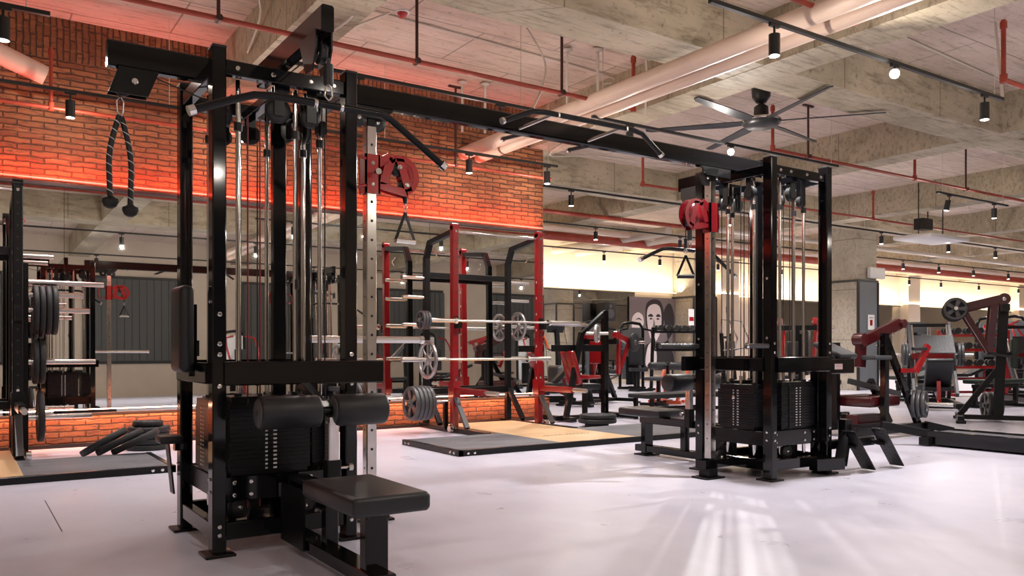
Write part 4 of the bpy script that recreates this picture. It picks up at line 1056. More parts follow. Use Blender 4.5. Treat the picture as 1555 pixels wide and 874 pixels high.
# ================================================================== other machines
def lever_machine(loc, rz, label, col='dark_red', plate=0.22, nplates=2, pad='green_pad', H=1.62, seat=True, platelab=''):
    """plate loaded lever machine: base, mast, swinging coloured arms with pegs, seat and chest pad"""
    t = thing('lever_machine', label, 'gym machine', loc, rz)
    MB().mat('black_satin').bar((-0.75, 0, 0.06), (0.75, 0, 0.06), 0.09, 0.06).build('base_rail', None, t)
    MB().mat('black_satin').bar((-0.70, -0.45, 0.06), (-0.70, 0.45, 0.06), 0.08, 0.06).rbox(-0.76, -0.64, -0.5, -0.4, 0, 0.04, 0.01).rbox(-0.76, -0.64, 0.4, 0.5, 0, 0.04, 0.01).build('cross_foot', None, t)
    MB().mat('black_satin').bar((0.70, -0.30, 0.06), (0.70, 0.30, 0.06), 0.08, 0.06).rbox(0.64, 0.76, -0.35, -0.25, 0, 0.04, 0.01).rbox(0.64, 0.76, 0.25, 0.35, 0, 0.04, 0.01).build('cross_foot', None, t)
    MB().mat('black_satin').bar((-0.25, 0, 0.06), (-0.18, 0, H - 0.10), 0.09, 0.12, (1, 0, 0)).bar((-0.70, 0, 0.08), (-0.22, 0, 0.75), 0.07, 0.07).build('mast', None, t)
    MB().mat('black_satin').bar((-0.18, -0.34, H - 0.14), (-0.18, 0.34, H - 0.14), 0.09, 0.09).build('head_bar', None, t)
    for sy in (-1, 1):
        y = sy * 0.30
        a = MB().mat(col).bar((-0.20, y, H - 0.02), (-0.78, y, H - 0.16), 0.05, 0.11).bar((-0.68, y, H - 0.14), (-0.36, y * 0.85, H - 0.72), 0.05, 0.07).bar((-0.30, y, H - 0.05), (-0.36, y * 0.85, H - 0.72), 0.05, 0.08)
        a.cyl((-0.20, y - 0.035, H - 0.03), (-0.20, y + 0.035, H - 0.03), 0.075, n=18)
        ao = a.build('lever_arm', None, t)
        MB().mat('brushed_steel').cyl((-0.76, y + sy * 0.02, H - 0.15), (-0.76, y + sy * 0.28, H - 0.15), 0.024, n=12).build('peg', None, ao)
        MB().mat('black_plastic').cyl((-0.36, y * 0.85, H - 0.74), (0.0, y * 0.95, H - 0.80), 0.018, n=10).build('handle', None, ao)
        bolt(t, (-0.20, y - 0.04, H - 0.03), (0, -1, 0), 1.6)
    if seat:
        MB().mat(pad).rbox(0.10, 0.52, -0.17, 0.17, 0.46, 0.53, 0.02).build('seat', None, t)
        MB().mat('black_satin').bar((0.32, 0, 0.08), (0.32, 0, 0.46), 0.06, 0.06, (0, 1, 0)).build('seat_post', None, t)
        MB().mat(pad).rbox(-0.10, -0.03, -0.16, 0.16, 0.72, 1.12, 0.025).build('chest_pad', None, t)
        MB().mat('black_satin').bar((-0.18, 0, 0.90), (-0.08, 0, 0.92), 0.05, 0.05).build('pad_bracket', None, t)
    for sy in (-1, 1):
        MB().mat('checker_plate').prism([(-0.09, -0.13), (0.09, -0.13), (0.09, 0.13), (-0.09, 0.13)], (0.58, sy * 0.20, 0.16), (0, 1, 0), (0.5, 0, 1), 0.01).build('foot_plate', None, t)
    M = Matrix.Translation(Vector(loc)) @ Matrix.Rotation(rz, 4, 'Z')
    if nplates:
        for sy in (-1, 1):
            for i in range(nplates):
                p = M @ Vector((-0.76, sy * (0.37 + i * 0.05), H - 0.15)); ax = M.to_3x3() @ Vector((0, sy, 0))
                wplate(p, ax, plate * (1 - 0.08 * i), 0.045, 'iron' if i else 'bumper', '%s plate on the %s arm of the %s' % (['inner', 'outer', 'third'][i], 'near' if sy < 0 else 'far', platelab), 'plates on the %s' % platelab)
    return t

def leg_press(loc, rz, label, col='dark_red', platelab=''):
    t = thing('leg_press', label, 'gym machine', loc, rz)
    for sy in (-1, 1):
        y = sy * 0.32
        MB().mat('black_satin').bar((-0.75, y, 0.07), (0.95, y, 0.07), 0.07, 0.08).rbox(-0.82, -0.70, y - 0.06, y + 0.06, 0, 0.03, 0.008).rbox(0.88, 1.0, y - 0.06, y + 0.06, 0, 0.03, 0.008).build('base_rail', None, t)
        MB().mat('iron_grey').bar((-0.20, y, 0.22), (0.92, y, 1.42), 0.05, 0.09).build('incline_rail', None, t)
        MB().mat('chrome').cyl((-0.12, y * 0.86, 0.36), (0.84, y * 0.86, 1.40), 0.018, n=12).build('slide_rod', None, t)
        MB().mat('black_satin').bar((0.90, y, 0.08), (0.86, y, 1.38), 0.06, 0.08, (1, 0, 0)).build('rear_post', None, t)
    MB().mat('black_satin').bar((0.90, -0.34, 1.40), (0.90, 0.34, 1.40), 0.08, 0.06).build('head_bar', None, t)
    MB().mat('black_satin').bar((-0.72, -0.32, 0.07), (-0.72, 0.32, 0.07), 0.08, 0.08).build('cross_foot', None, t)
    MB().mat('black_satin').bar((0.9, -0.32, 0.07), (0.9, 0.32, 0.07), 0.08, 0.08).build('cross_foot', None, t)
    s = MB().mat(col).bar((0.30, -0.32, 0.86), (0.30, 0.32, 0.86), 0.09, 0.09).bar((0.30, -0.2, 0.86), (0.05, -0.2, 1.08), 0.05, 0.05).bar((0.30, 0.2, 0.86), (0.05, 0.2, 1.08), 0.05, 0.05)
    so = s.build('carriage', None, t)
    MB().mat('checker_plate').prism([(-0.30, -0.22), (0.30, -0.22), (0.30, 0.22), (-0.30, 0.22)], (0.02, 0, 1.06), (0, 1, 0), (0.74, 0, 0.68), 0.015).build('foot_plate', None, so)
    for sy in (-1, 1): MB().mat('brushed_steel').cyl((0.32, sy * 0.34, 0.88), (0.32, sy * 0.62, 0.88), 0.024, n=12).build('peg', None, so)
    MB().mat('pad_vinyl').rbox(-0.55, -0.22, -0.2, 0.2, 0.30, 0.37, 0.02).build('seat', None, t)
    bp = MB(Matrix.Translation((-0.60, 0, 0.58)) @ Matrix.Rotation(-0.75, 4, 'Y')).mat('pad_vinyl').rbox(-0.04, 0.04, -0.2, 0.2, -0.32, 0.32, 0.025)
    bp.build('back_pad', None, t)
    MB().mat(col).bar((-0.62, 0, 0.1), (-0.58, 0, 0.46), 0.06, 0.06).bar((-0.72, 0, 0.10), (-0.34, 0, 0.28), 0.06, 0.05).build('seat_frame', None, t)
    M = Matrix.Translation(Vector(loc)) @ Matrix.Rotation(rz, 4, 'Z')
    if platelab:
        for sy in (-1, 1):
            for i in range(2):
                wplate(M @ Vector((0.32, sy * (0.40 + 0.05 * i), 0.88)), M.to_3x3() @ Vector((0, sy, 0)), 0.2, 0.045, 'iron', '%s plate on the %s side of the %s' % (['inner', 'outer'][i], 'near' if sy < 0 else 'far', platelab), 'plates on the %s' % platelab)
    return t

def bench(loc, rz, label, incline=0.0, pad='green_pad', frame='black_satin', legs=None):
    t = thing('weight_bench', label, 'bench', loc, rz)
    MB().mat(frame).bar((-0.55, 0, 0.36), (0.55, 0, 0.36), 0.06, 0.06).build('frame', None, t)
    for x in (-0.5, 0.5):
        MB().mat(frame).bar((x, 0, 0.03), (x, 0, 0.36), 0.06, 0.06, (0, 1, 0)).bar((x, -0.28, 0.03), (x, 0.28, 0.03), 0.06, 0.05).build('leg', None, t)
    MB().mat(frame).bar((-0.5, 0, 0.08), (0.5, 0, 0.08), 0.05, 0.05).build('stretcher', None, t)
    MB().mat(pad).rbox(-0.62, -0.12, -0.15, 0.15, 0.40, 0.47, 0.022).build('seat', None, t)
    M = Matrix.Translation((-0.10, 0, 0.435)) @ Matrix.Rotation(-incline, 4, 'Y')
    MB(M).mat(pad).rbox(0, 0.82, -0.15, 0.15, -0.035, 0.035, 0.022).build('back_pad', None, t)
    if incline: MB().mat(frame).bar((0.30, 0, 0.10), (0.30, 0, 0.43 + 0.3 * math.tan(incline)), 0.04, 0.04, (0, 1, 0)).build('support', None, t)
    return t

def preacher(loc, rz, label, col='orange_paint'):
    t = thing('leg_curl_bench', label, 'gym machine', loc, rz)
    MB().mat(col).bar((-0.1, -0.22, 0.05), (0.5, -0.22, 0.62), 0.05, 0.06).bar((-0.1, 0.22, 0.05), (0.5, 0.22, 0.62), 0.05, 0.06).bar((-0.1, -0.3, 0.05), (-0.1, 0.3, 0.05), 0.06, 0.06).bar((0.2, -0.22, 0.05), (0.55, -0.22, 0.05), 0.05, 0.05).bar((0.2, 0.22, 0.05), (0.55, 0.22, 0.05), 0.05, 0.05).bar((0.5, -0.22, 0.05), (0.5, -0.22, 0.62), 0.05, 0.05, (0, 1, 0)).bar((0.5, 0.22, 0.05), (0.5, 0.22, 0.62), 0.05, 0.05, (0, 1, 0)).build('frame', None, t)
    MB().mat('black_satin').bar((-0.7, 0, 0.05), (0.2, 0, 0.05), 0.07, 0.06).bar((-0.6, -0.25, 0.04), (-0.6, 0.25, 0.04), 0.07, 0.05).bar((-0.4, 0, 0.05), (-0.4, 0, 0.44), 0.06, 0.06, (0, 1, 0)).build('base_rail', None, t)
    MB().mat('grey_pad').rbox(-0.62, -0.16, -0.18, 0.18, 0.44, 0.50, 0.02).build('seat', None, t)
    for y0 in (-0.36, 0.04):
        MB().mat('grey_pad').lathe([(0.001, 0), (0.05, 0), (0.062, 0.012), (0.062, 0.30), (0.05, 0.315), (0.001, 0.315)], (0.05, y0, 0.68), (0, 1, 0), 20).build('roller', None, t)
    MB().mat('black_satin').cyl((0.05, -0.38, 0.68), (0.05, 0.38, 0.68), 0.014, n=8).bar((0.05, 0, 0.10), (0.05, 0, 0.68), 0.05, 0.05, (0, 1, 0)).build('roller_bar', None, t)
    return t

def selector(loc, rz, label, H=1.75, col='red_paint', shroud='grey_panel', arms=True):
    t = thing('weight_stack_machine', label, 'gym machine', loc, rz)
    MB().mat('black_satin').tube([(-0.45, -0.28, 0.03), (-0.45, -0.28, H - 0.15), (-0.45, -0.20, H - 0.03), (-0.45, 0, H), (-0.45, 0.20, H - 0.03), (-0.45, 0.28, H - 0.15), (-0.45, 0.28, 0.03)], 0.038, 10).build('arch_frame', None, t)
    MB().mat(shroud).rbox(-0.50, -0.40, -0.23, 0.23, 0.25, H - 0.12, 0.02).build('shroud', None, t)
    MB().mat('black_satin').rbox(-0.392, -0.34, -0.15, 0.15, 0.12, 0.80, 0.01).build('weight_stack', None, t)
    MB().mat('black_satin').bar((-0.62, 0, 0.05), (0.62, 0, 0.05), 0.10, 0.06).bar((-0.45, -0.34, 0.04), (-0.45, 0.34, 0.04), 0.09, 0.06).bar((0.56, -0.28, 0.04), (0.56, 0.28, 0.04), 0.08, 0.06).build('base', None, t)
    MB().mat('pad_vinyl').rbox(0.08, 0.50, -0.19, 0.19, 0.46, 0.54, 0.022).build('seat', None, t)
    MB().mat('pad_vinyl').rbox(0.00, 0.08, -0.17, 0.17, 0.60, 1.25, 0.025).build('back_pad', None, t)
    MB().mat(col).bar((0.28, 0, 0.06), (0.28, 0, 0.46), 0.07, 0.07, (0, 1, 0)).bar((-0.03, 0, 0.06), (-0.03, 0, 1.20), 0.06, 0.08, (1, 0, 0)).build('seat_post', None, t)
    if arms:
        for sy in (-1, 1):
            MB().mat(col).tube([(-0.10, sy * 0.16, H - 0.15), (-0.02, sy * 0.38, H - 0.20), (0.12, sy * 0.42, H - 0.42), (0.30, sy * 0.40, 0.98)], 0.026, 10).mat('black_plastic').cyl((0.30, sy * 0.40, 0.98), (0.44, sy * 0.38, 0.96), 0.018, n=10).build('press_arm', None, t)
    return t

def cardio(loc, rz, label):
    t = thing('elliptical_trainer', label, 'cardio machine', loc, rz)
    MB().mat('black_plastic').rbox(-0.85, 0.75, -0.28, 0.28, 0.04, 0.20, 0.05).build('base', None, t)
    MB().mat('iron_grey').rbox(0.25, 0.80, -0.20, 0.20, 0.15, 0.62, 0.08).build('drive_cover', None, t)
    MB().mat('black_satin').bar((0.50, 0, 0.5), (0.38, 0, 1.38), 0.10, 0.08).build('mast', None, t)
    MB().mat('black_plastic').prism([(-0.20, -0.13), (0.20, -0.13), (0.22, 0.13), (-0.22, 0.13)], (0.34, 0, 1.48), (0, 1, 0), (0.4, 0, 1), 0.05).build('console', None, t)
    for sy in (-1, 1):
        MB().mat('dull_steel').tube([(0.48, sy * 0.26, 0.25), (0.46, sy * 0.28, 0.9), (0.30, sy * 0.27, 1.25), (0.28, sy * 0.25, 1.55)], 0.018, 8).build('arm_lever', None, t)
        MB().mat('black_plastic').rbox(-0.62, -0.20, sy * 0.16 - 0.08, sy * 0.16 + 0.08, 0.24, 0.30, 0.02).build('pedal', None, t)
    return t

_dbm = MB().mat('rubber').cyl((-0.17, 0, 0), (-0.06, 0, 0), 0.065, n=12).cyl((0.06, 0, 0), (0.17, 0, 0), 0.065, n=12).mat('chrome').cyl((-0.06, 0, 0), (0.06, 0, 0), 0.016, n=8).mesh('dumbbell')
def dumbbell_rack(loc, rz, label, tiers=(0.42, 0.80, 1.15), n=6, frame='black_satin', where=''):
    t = thing('dumbbell_rack', label, 'rack', loc, rz)
    L = n * 0.09 + 0.1
    for sx in (-1, 1):
        MB().mat(frame).bar((sx * L, 0.12, 0.03), (sx * L, 0.0, tiers[-1] + 0.12), 0.06, 0.08, (0, 1, 0)).bar((sx * L, -0.25, 0.03), (sx * L, 0.25, 0.03), 0.06, 0.05).build('end_frame', None, t)
    M = Matrix.Translation(Vector(loc)) @ Matrix.Rotation(rz, 4, 'Z')
    for j, z in enumerate(tiers):
        MB().mat(frame).bar((-L, -0.10, z), (L, -0.10, z), 0.05, 0.04).bar((-L, 0.10, z + 0.02), (L, 0.10, z + 0.02), 0.05, 0.04).build('shelf', None, t)
        for i in range(n):
            p = M @ Vector((-L + 0.13 + i * (2 * L - 0.26) / (n - 1), 0, z + 0.105))
            o = inst(_dbm, 'dumbbell', None, p, (0, 0.0, rz + PI / 2))
            tag(o, '%s dumbbell from the left, %s tier of the %s' % (ORD[i], ['bottom', 'middle', 'top'][j], where), 'dumbbell', 'dumbbells on the %s' % where)
    return t

# ---- right of the right tower
leg = thing('hip_press_machine', 'black and dark red plate loaded press right behind the right tower', 'gym machine', (8.75, 5.45, 0))
MB().mat('black_satin').bar((-0.95, -0.25, 0.10), (0.42, -0.25, 0.10), 0.09, 0.09).rbox(0.30, 0.50, -0.32, -0.18, 0, 0.06, 0.01).rbox(-0.95, -0.8, -0.32, -0.18, 0, 0.06, 0.01).build('base_rail', None, leg)
MB().mat('black_satin').bar((-0.95, 0.35, 0.10), (0.42, 0.35, 0.10), 0.09, 0.09).rbox(0.30, 0.50, 0.28, 0.42, 0, 0.06, 0.01).build('base_rail', None, leg)
MB().mat('black_satin').bar((0.35, -0.3, 0.12), (0.62, -0.45, 0.05), 0.08, 0.08).build('outrigger', None, leg)
MB().mat('black_gloss').bar((-0.38, -0.25, 1.12), (0.28, -0.25, 0.12), 0.05, 0.08).bar((-0.38, -0.25, 0.12), (-0.38, -0.25, 1.15), 0.07, 0.07, (0, 1, 0)).build('front_frame', None, leg)
MB().mat('black_satin').bar((0.28, 0.10, 0.12), (-0.1, 0.10, 0.62), 0.06, 0.07).bar((-0.6, 0.2, 0.12), (-0.6, 0.2, 1.05), 0.07, 0.07, (0, 1, 0)).build('rear_frame', None, leg)
MB().mat('dark_red').bar((-0.62, -0.1, 1.04), (-0.02, -0.2, 1.26), 0.06, 0.12).bar((-0.60, -0.1, 0.78), (-0.58, -0.1, 1.08), 0.06, 0.13, (1, 0, 0)).cyl((-0.6, -0.16, 1.08), (-0.6, -0.04, 1.08), 0.07, n=18).cyl((0.0, -0.26, 1.26), (0.0, -0.14, 1.26), 0.05, n=18).build('lever_arm', None, leg)
for i in range(5): bolt(leg, (-0.46 + i * 0.1, -0.21, 1.02 + i * 0.042), (0, -1, 0), 1.3)
MB().mat('red_paint').bar((0.05, -0.35, 0.72), (0.22, -0.4, 1.02), 0.04, 0.07).bar((0.06, -0.34, 0.74), (-0.12, -0.27, 0.74), 0.04, 0.05).build('handle_lever', None, leg)
MB().mat('black_plastic').cyl((0.18, -0.40, 0.98), (-0.12, -0.42, 0.98), 0.018, n=12).build('handle', None, leg)
MB().mat('grey_pad').rbox(-0.62, -0.30, -0.30, 0.06, 0.86, 0.91, 0.02).build('seat_pad', None, leg)
MB().mat('dark_red').rbox(-0.55, 0.02, -0.2, 0.25, 0.34, 0.46, 0.03).bar((-0.6, 0.0, 0.2), (-0.1, 0.0, 0.2), 0.14, 0.10).build('lower_seat', None, leg)
MB().mat('iron_grey').bar((-0.5, 0.1, 0.62), (0.24, -0.05, 0.46), 0.05, 0.06).build('link_arm', None, leg)
MB().mat('brushed_steel').cyl((0.18, -0.20, 0.36), (0.34, -0.62, 0.36), 0.024, n=14).mat('black_plastic').cyl((0.34, -0.62, 0.36), (0.35, -0.64, 0.36), 0.034, n=14).build('peg', None, leg)
for i in range(3):
    wplate((8.75 + 0.20 + i * 0.016, 5.45 - 0.26 - i * 0.046, 0.36), (0.34, -0.94, 0), 0.16 - 0.004 * i, 0.04, 'iron', '%s cast plate on the low peg of the press behind the right tower' % ['inner', 'middle', 'outer'][i], 'plates on the press behind the right tower')
t = thing('machine_base', 'long low black steel base lying on the floor at the right edge', 'gym machine', (8.35, 3.65, 0))
MB().mat('black_gloss').bar((-0.20, -1.3, 0.085), (-0.20, 0.95, 0.085), 0.07, 0.13).bar((0.22, -1.3, 0.085), (0.22, 0.95, 0.085), 0.07, 0.13).build('side_rail', None, t)
MB().mat('rubber_mat').box(-0.17, 0.19, -1.28, 0.93, 0.03, 0.135).build('deck', None, t)
MB().mat('black_satin').bar((-0.3, 0.93, 0.05), (0.3, 0.93, 0.05), 0.1, 0.08).bar((-0.2, 0.95, 0.12), (-0.52, 1.25, 0.20), 0.08, 0.08).build('cross_foot', None, t)

lever_machine((11.67, 5.33, 0), math.radians(-60), 'tall dark red lever machine with two black plates raised beside the right edge', 'dark_red', 0.15, 2, 'green_pad', 1.66, platelab='tall lever machine near the right edge')
lever_machine((12.75, 4.60, 0), math.radians(-75), 'red lever machine cut by the right edge of the photo', 'red_paint', 0.20, 2, 'pad_vinyl', 1.72, platelab='red lever machine cut by the right edge')
for i in range(3):
    wplate((11.72 + 0.05 * i, 5.78 - 0.05 * i, 0.20), (0.7, -0.7, 0), 0.19, 0.045, 'iron', '%s plate standing at the foot of the tall lever machine' % ['left', 'middle', 'right'][i], 'plates at the foot of the tall lever machine')
leg_press((13.6, 7.55, 0), math.radians(35), 'inclined leg press with steel rails in the middle of the right hall', 'red_bright', 'inclined leg press')
leg_press((16.3, 7.2, 0), math.radians(40), 'second inclined press standing behind the leg press', 'red_paint')
bench((15.2, 8.7, 0), math.radians(-20), 'dark green adjustable bench with raised back in the right hall', 0.35)
bench((14.5, 7.0, 0), math.radians(-10), 'low dark green flat bench before the inclined presses', 0.0)
bench((17.6, 9.0, 0), math.radians(-30), 'small dark bench far back in the right hall', 0.4, 'pad_vinyl', 'red_paint')
dumbbell_rack((17.3, 8.8, 0), math.radians(-50), 'red framed rack with three tiers of dumbbells in the right hall', (0.60, 0.95, 1.25), 6, 'red_bright', 'red dumbbell rack')
selector((19.5, 9.3, 0), math.radians(-120), 'red selectorised press machine behind the dumbbell rack', 1.7)
selector((21.6, 9.7, 0), math.radians(-120), 'grey shrouded stack machine left of the far pilaster', 1.8, 'red_paint')
cardio((18.3, 10.4, 0), math.radians(60), 'elliptical trainer next to the clad concrete column')
cardio((20.9, 11.8, 0), math.radians(60), 'farther elliptical trainer in line behind the first one')
lever_machine((23.0, 9.6, 0), math.radians(-100), 'distant orange lever machine before the lit pilaster', 'orange_paint', 0.18, 1, 'pad_vinyl', 1.7, platelab='distant orange lever machine')
selector((26.0, 10.5, 0), math.radians(-120), 'distant red stack machine at the far right', 1.8, 'red_bright')
leg_press((20.0, 7.6, 0), math.radians(80), 'distant red sled press in the right hall', 'red_bright')
# ---- behind the racks, up to the far wall
t = thing('plate_loaded_press', 'black plate loaded press with slanted frame right of the red rack', 'gym machine', (7.35, 8.95, 0))
MB().mat('black_gloss').bar((0.22, 0, 0.03), (0.22, 0, 1.52), 0.08, 0.08, (0, 1, 0)).build('mast', None, t)
MB().mat('black_satin').bar((-0.55, -0.10, 0.03), (-0.28, -0.10, 1.20), 0.06, 0.07).bar((-0.28, -0.10, 1.18), (0.22, 0, 1.50), 0.05, 0.06).build('slanted_leg', None, t)
MB().mat('black_satin').bar((-0.7, 0, 0.99), (0.24, 0, 0.99), 0.06, 0.09).build('crossbar', None, t)
MB().mat('black_satin').bar((-0.75, -0.1, 0.05), (0.6, -0.1, 0.05), 0.08, 0.06).bar((-0.6, -0.35, 0.04), (-0.6, 0.35, 0.04), 0.08, 0.06).bar((0.5, -0.35, 0.04), (0.5, 0.35, 0.04), 0.08, 0.06).build('base_rail', None, t)
MB().mat('pad_vinyl').rbox(-0.30, 0.02, -0.16, 0.16, 0.42, 0.50, 0.02).build('seat', None, t)
MB(Matrix.Translation((-0.38, 0, 0.72)) @ Matrix.Rotation(-0.3, 4, 'Y')).mat('red_paint').rbox(-0.04, 0.04, -0.14, 0.14, -0.24, 0.24, 0.025).build('back_pad', None, t)
MB().mat('black_satin').bar((-0.14, 0, 0.05), (-0.14, 0, 0.42), 0.06, 0.06, (0, 1, 0)).build('seat_post', None, t)
MB().mat('brushed_steel').cyl((-0.9, -0.15, 1.32), (-0.22, -0.15, 1.30), 0.026, n=14).build('lever_bar', None, t)
MB().mat('brushed_steel').cyl((-0.22, -0.12, 1.19), (-0.02, -0.36, 1.19), 0.022, n=12).build('peg', None, t)
wplate((7.35 - 0.12, 8.95 - 0.24, 1.19), (0.62, -0.78, 0), 0.125, 0.045, 'disc', 'round pale plate on the upper peg of the black slanted press')
t = thing('step_bench', 'long low black bench on four legs behind the small plate pile', 'bench', (8.6, 8.45, 0))
MB().mat('rubber').rbox(-0.85, 0.75, -0.22, 0.22, 0.30, 0.36, 0.015).build('deck', None, t)
for x in (-0.75, 0.66):
    for y in (-0.16, 0.16): MB().mat('black_satin').bar((x, y, 0), (x, y, 0.31), 0.05, 0.05, (0, 1, 0)).build('leg', None, t)
MB().mat('black_satin').bar((-0.78, -0.16, 0.13), (0.68, -0.16, 0.13), 0.04, 0.05).bar((-0.78, 0.16, 0.13), (0.68, 0.16, 0.13), 0.04, 0.05).build('stretcher', None, t)
lever_machine((9.35, 11.3, 0), math.radians(200), 'low red lever machine behind the slanted black press', 'red_paint', 0.17, 1, 'red_paint', 1.25, platelab='low red lever machine')
leg_press((8.6, 12.2, 0), math.radians(150), 'maroon sled machine behind the red rack', 'red_paint')
preacher((10.35, 10.55, 0), math.radians(25), 'seated curl bench with orange frame and grey rollers left of the right tower')
selector((12.0, 14.4, 0), math.radians(-120), 'black arched stack machine with grey shroud under the mural', 1.62, 'black_satin')
selector((13.3, 14.6, 0), math.radians(-120), 'second black arched stack machine under the mural', 1.62, 'black_satin')
cardio((11.2, 15.2, 0), math.radians(-100), 'cross trainer left of the arched machines near the far mirror')
selector((10.2, 14.7, 0), math.radians(-100), 'black stack machine with orange seat post before the far mirror', 1.6, 'orange_paint', 'back_cream')
dumbbell_rack((14.3, 14.2, 0), math.radians(-20), 'tall black rack holding small dumbbells on top under the mural', (0.5, 0.95, 1.38), 6, 'black_satin', 'tall black dumbbell rack')
t = thing('dip_station', 'tall black dip station with curved grab bars left of the right tower', 'gym machine', (13.2, 11.6, 0), math.radians(20))
for sx in (-1, 1):
    MB().mat('black_satin').bar((sx * 0.30, 0, 0.03), (sx * 0.26, 0.1, 1.30), 0.06, 0.07, (0, 1, 0)).build('side_post', None, t)
    MB().mat('dull_steel').tube([(sx * 0.28, 0.1, 0.95), (sx * 0.30, -0.22, 1.0), (sx * 0.32, -0.26, 1.2), (sx * 0.32, -0.10, 1.55), (sx * 0.30, 0.08, 1.58), (sx * 0.27, 0.12, 1.28)], 0.018, 8).build('grab_bar', None, t)
    MB().mat('black_satin').bar((sx * 0.30, -0.5, 0.03), (sx * 0.30, 0.4, 0.03), 0.06, 0.05).build('foot_rail', None, t)
MB().mat('black_satin').bar((-0.3, 0.05, 0.7), (0.3, 0.05, 0.7), 0.06, 0.08).bar((-0.3, 0.3, 0.04), (0.3, 0.3, 0.04), 0.06, 0.06).bar((-0.3, 0.08, 1.22), (0.3, 0.08, 1.22), 0.04, 0.05).build('crossbar', None, t)
MB().mat('pad_vinyl').rbox(-0.2, 0.2, -0.02, 0.05, 0.75, 1.15, 0.02).build('back_pad', None, t)
selector((10.2, 7.6, 0), math.radians(-60), 'large black shrouded machine seen through the right tower', 1.5, 'black_satin', 'black_satin', arms=False)
lever_machine((12.4, 9.4, 0), math.radians(210), 'red lever machine glimpsed through the right tower', 'red_bright', 0.18, 1, 'pad_vinyl', 1.5, platelab='lever machine behind the right tower')
# machines behind the camera, seen in the long wall mirror
mirr = [(6.2, -3.6, 'sel'), (8.0, -3.5, 'sel'), (9.9, -3.2, 'press'), (12.0, -3.4, 'sel'), (13.8, -2.8, 'lever'), (11.2, -1.2, 'bench'), (15.6, -3.4, 'sel'), (9.0, -0.6, 'benchf')]
for i, (x, y, k) in enumerate(mirr):
    where = 'reflected in the long mirror, %s from the left' % ORD[i]
    if k == 'sel': selector((x, y, 0), PI / 2 - 0.1, 'pale shrouded stack machine ' + where, 1.75, 'red_paint', 'white_plastic')
    elif k == 'press': leg_press((x, y, 0), 0.4, 'red sled press ' + where, 'red_paint')
    elif k == 'lever': lever_machine((x, y, 0), 1.0, 'red lever machine ' + where, 'red_bright', 0.2, 0, 'pad_vinyl', 1.6)
    else: bench((x, y, 0), 0.3, 'black weight bench ' + where, 0.4 if k == 'bench' else 0.0, 'pad_vinyl')

# ---- wall pieces of the far end
t = thing('loudspeaker', 'black loudspeaker mounted high before the far mirror', 'loudspeaker', (14.95, 17.62, 2.02))
MB().mat('black_plastic').rbox(-0.20, 0.20, -0.2, 0.18, -0.26, 0.26, 0.02).build('cabinet', None, t)
MB().mat('iron_grey').cyl((0, -0.205, -0.06), (0, -0.2, -0.06), 0.13, n=22).cyl((0, -0.205, 0.15), (0, -0.2, 0.15), 0.05, n=16).build('driver', None, t)
MB().mat('black_satin').bar((0, 0.17, 0), (0, 0.30, 0), 0.06, 0.06).build('wall_bracket', None, t)
# mural: a plain made-up portrait of a man with raised fists
mu = thing('wall_mural', 'large grey mural of a man with a raised fist on the far wall', 'mural', (16.25, 17.88, 0.45))
MB().mat('mural_mid').box(-0.2, 1.62, -0.01, 0.02, 0.0, 2.05).build('backdrop', None, mu)
def blob(nm, mat, pts, y, par=mu):
    n = len(pts); P = []
    V = [Vector((a, 0, b)) for a, b in pts]
    for a in range(n):
        for k in range(5):
            tt = k / 5; p0, p1, p2, p3 = V[a - 1], V[a], V[(a + 1) % n], V[(a + 2) % n]
            q = 0.5 * ((2 * p1) + (p2 - p0) * tt + (2 * p0 - 5 * p1 + 4 * p2 - p3) * tt ** 2 + (3 * p1 - p0 - 3 * p2 + p3) * tt ** 3)
            P.append((q.x, q.z))
    return MB().mat(mat).prism(P, (0, y, 0), (1, 0, 0), (0, 0, 1), 0.006).build(nm, None, par)
blob('hair', 'mural_dark', [(0.42, 1.50), (0.46, 1.85), (0.72, 2.0), (1.02, 1.93), (1.15, 1.6), (1.12, 1.2), (0.95, 1.1), (0.5, 1.1)], -0.015)
blob('shoulder', 'mural_dark', [(0.2, 0.02), (0.35, 0.55), (0.7, 0.75), (1.15, 0.72), (1.5, 1.0), (1.58, 1.5), (1.4, 1.9), (1.15, 1.6), (1.3, 0.9), (1.55, 0.02)], -0.013)
blob('face', 'mural_paper', [(0.47, 1.42), (0.52, 1.75), (0.78, 1.86), (1.0, 1.75), (1.05, 1.35), (0.98, 0.98), (0.78, 0.76), (0.58, 0.9)], -0.02)
blob('brow', 'mural_dark', [(0.50, 1.50), (0.62, 1.57), (0.72, 1.50), (0.62, 1.48)], -0.025)
blob('brow', 'mural_dark', [(0.82, 1.50), (0.92, 1.57), (1.02, 1.50), (0.92, 1.48)], -0.025)
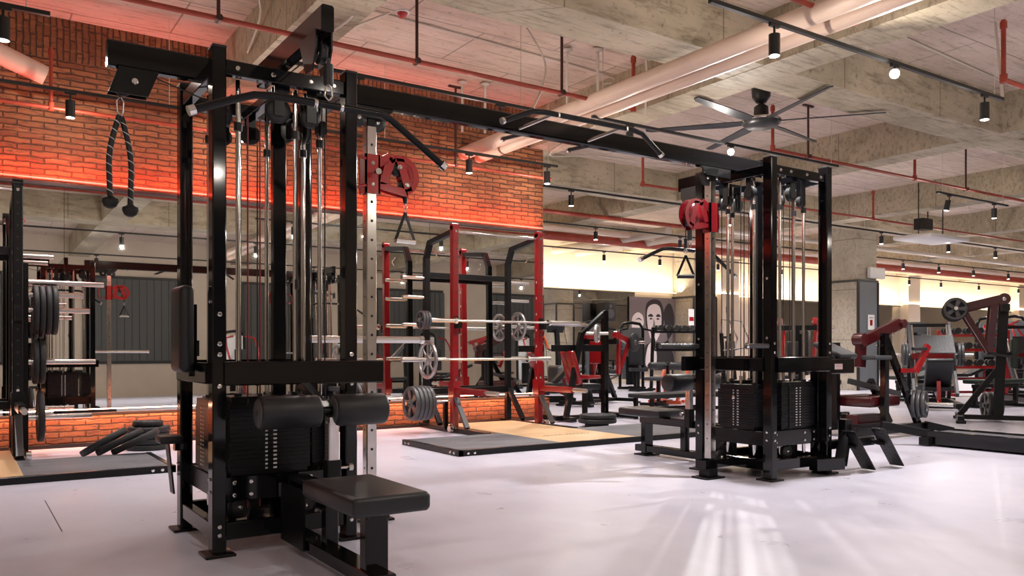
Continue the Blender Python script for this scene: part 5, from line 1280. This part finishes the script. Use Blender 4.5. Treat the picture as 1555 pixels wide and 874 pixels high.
blob('eye', 'mural_dark', [(0.56, 1.42), (0.62, 1.45), (0.69, 1.42), (0.62, 1.40)], -0.025)
blob('eye', 'mural_dark', [(0.84, 1.42), (0.90, 1.45), (0.97, 1.42), (0.90, 1.40)], -0.025)
blob('nose', 'mural_mid', [(0.73, 1.42), (0.80, 1.20), (0.76, 1.14), (0.69, 1.18), (0.72, 1.28)], -0.025)
blob('moustache', 'mural_dark', [(0.62, 1.10), (0.76, 1.15), (0.90, 1.10), (0.76, 1.08)], -0.025)
blob('mouth', 'mural_mid', [(0.66, 1.03), (0.76, 1.05), (0.87, 1.03), (0.76, 1.0)], -0.025)
blob('beard', 'mural_light', [(0.6, 0.92), (0.76, 0.97), (0.92, 0.94), (0.86, 0.80), (0.76, 0.74), (0.66, 0.8)], -0.024)
blob('collar', 'mural_light', [(0.42, 0.05), (0.5, 0.6), (0.72, 0.72), (0.85, 0.4), (0.80, 0.05)], -0.022)
blob('fist', 'mural_light', [(-0.12, 1.15), (-0.1, 1.45), (0.1, 1.6), (0.30, 1.5), (0.33, 1.25), (0.2, 1.1), (0.25, 0.4), (0.05, 0.35), (0.02, 1.0)], -0.022)
blob('knuckle', 'mural_dark', [(0.02, 1.38), (0.15, 1.44), (0.28, 1.36), (0.15, 1.40)], -0.027)
# notices on the column
t = thing('notice', 'small white notice pinned to the grey panel of the clad column', 'notice', (18.1, 11.595, 1.62))
MB().mat('sticker_white').box(-0.13, 0.13, -0.01, 0.0, -0.18, 0.18).build('sheet', None, t)
MB().mat('red_paint').box(-0.05, 0.05, -0.012, -0.01, -0.08, 0.06).mat('iron_grey').box(-0.08, 0.08, -0.012, -0.01, 0.10, 0.12).build('print', None, t)
t = thing('notice', 'small red and white notice on the column behind the right tower', 'notice', (17.75, 17.09, 1.9))
MB().mat('sticker_white').box(-0.12, 0.12, -0.01, 0.0, -0.25, 0.25).build('sheet', None, t)
MB().mat('red_paint').box(-0.09, 0.09, -0.012, -0.01, -0.1, 0.02).build('print', None, t)
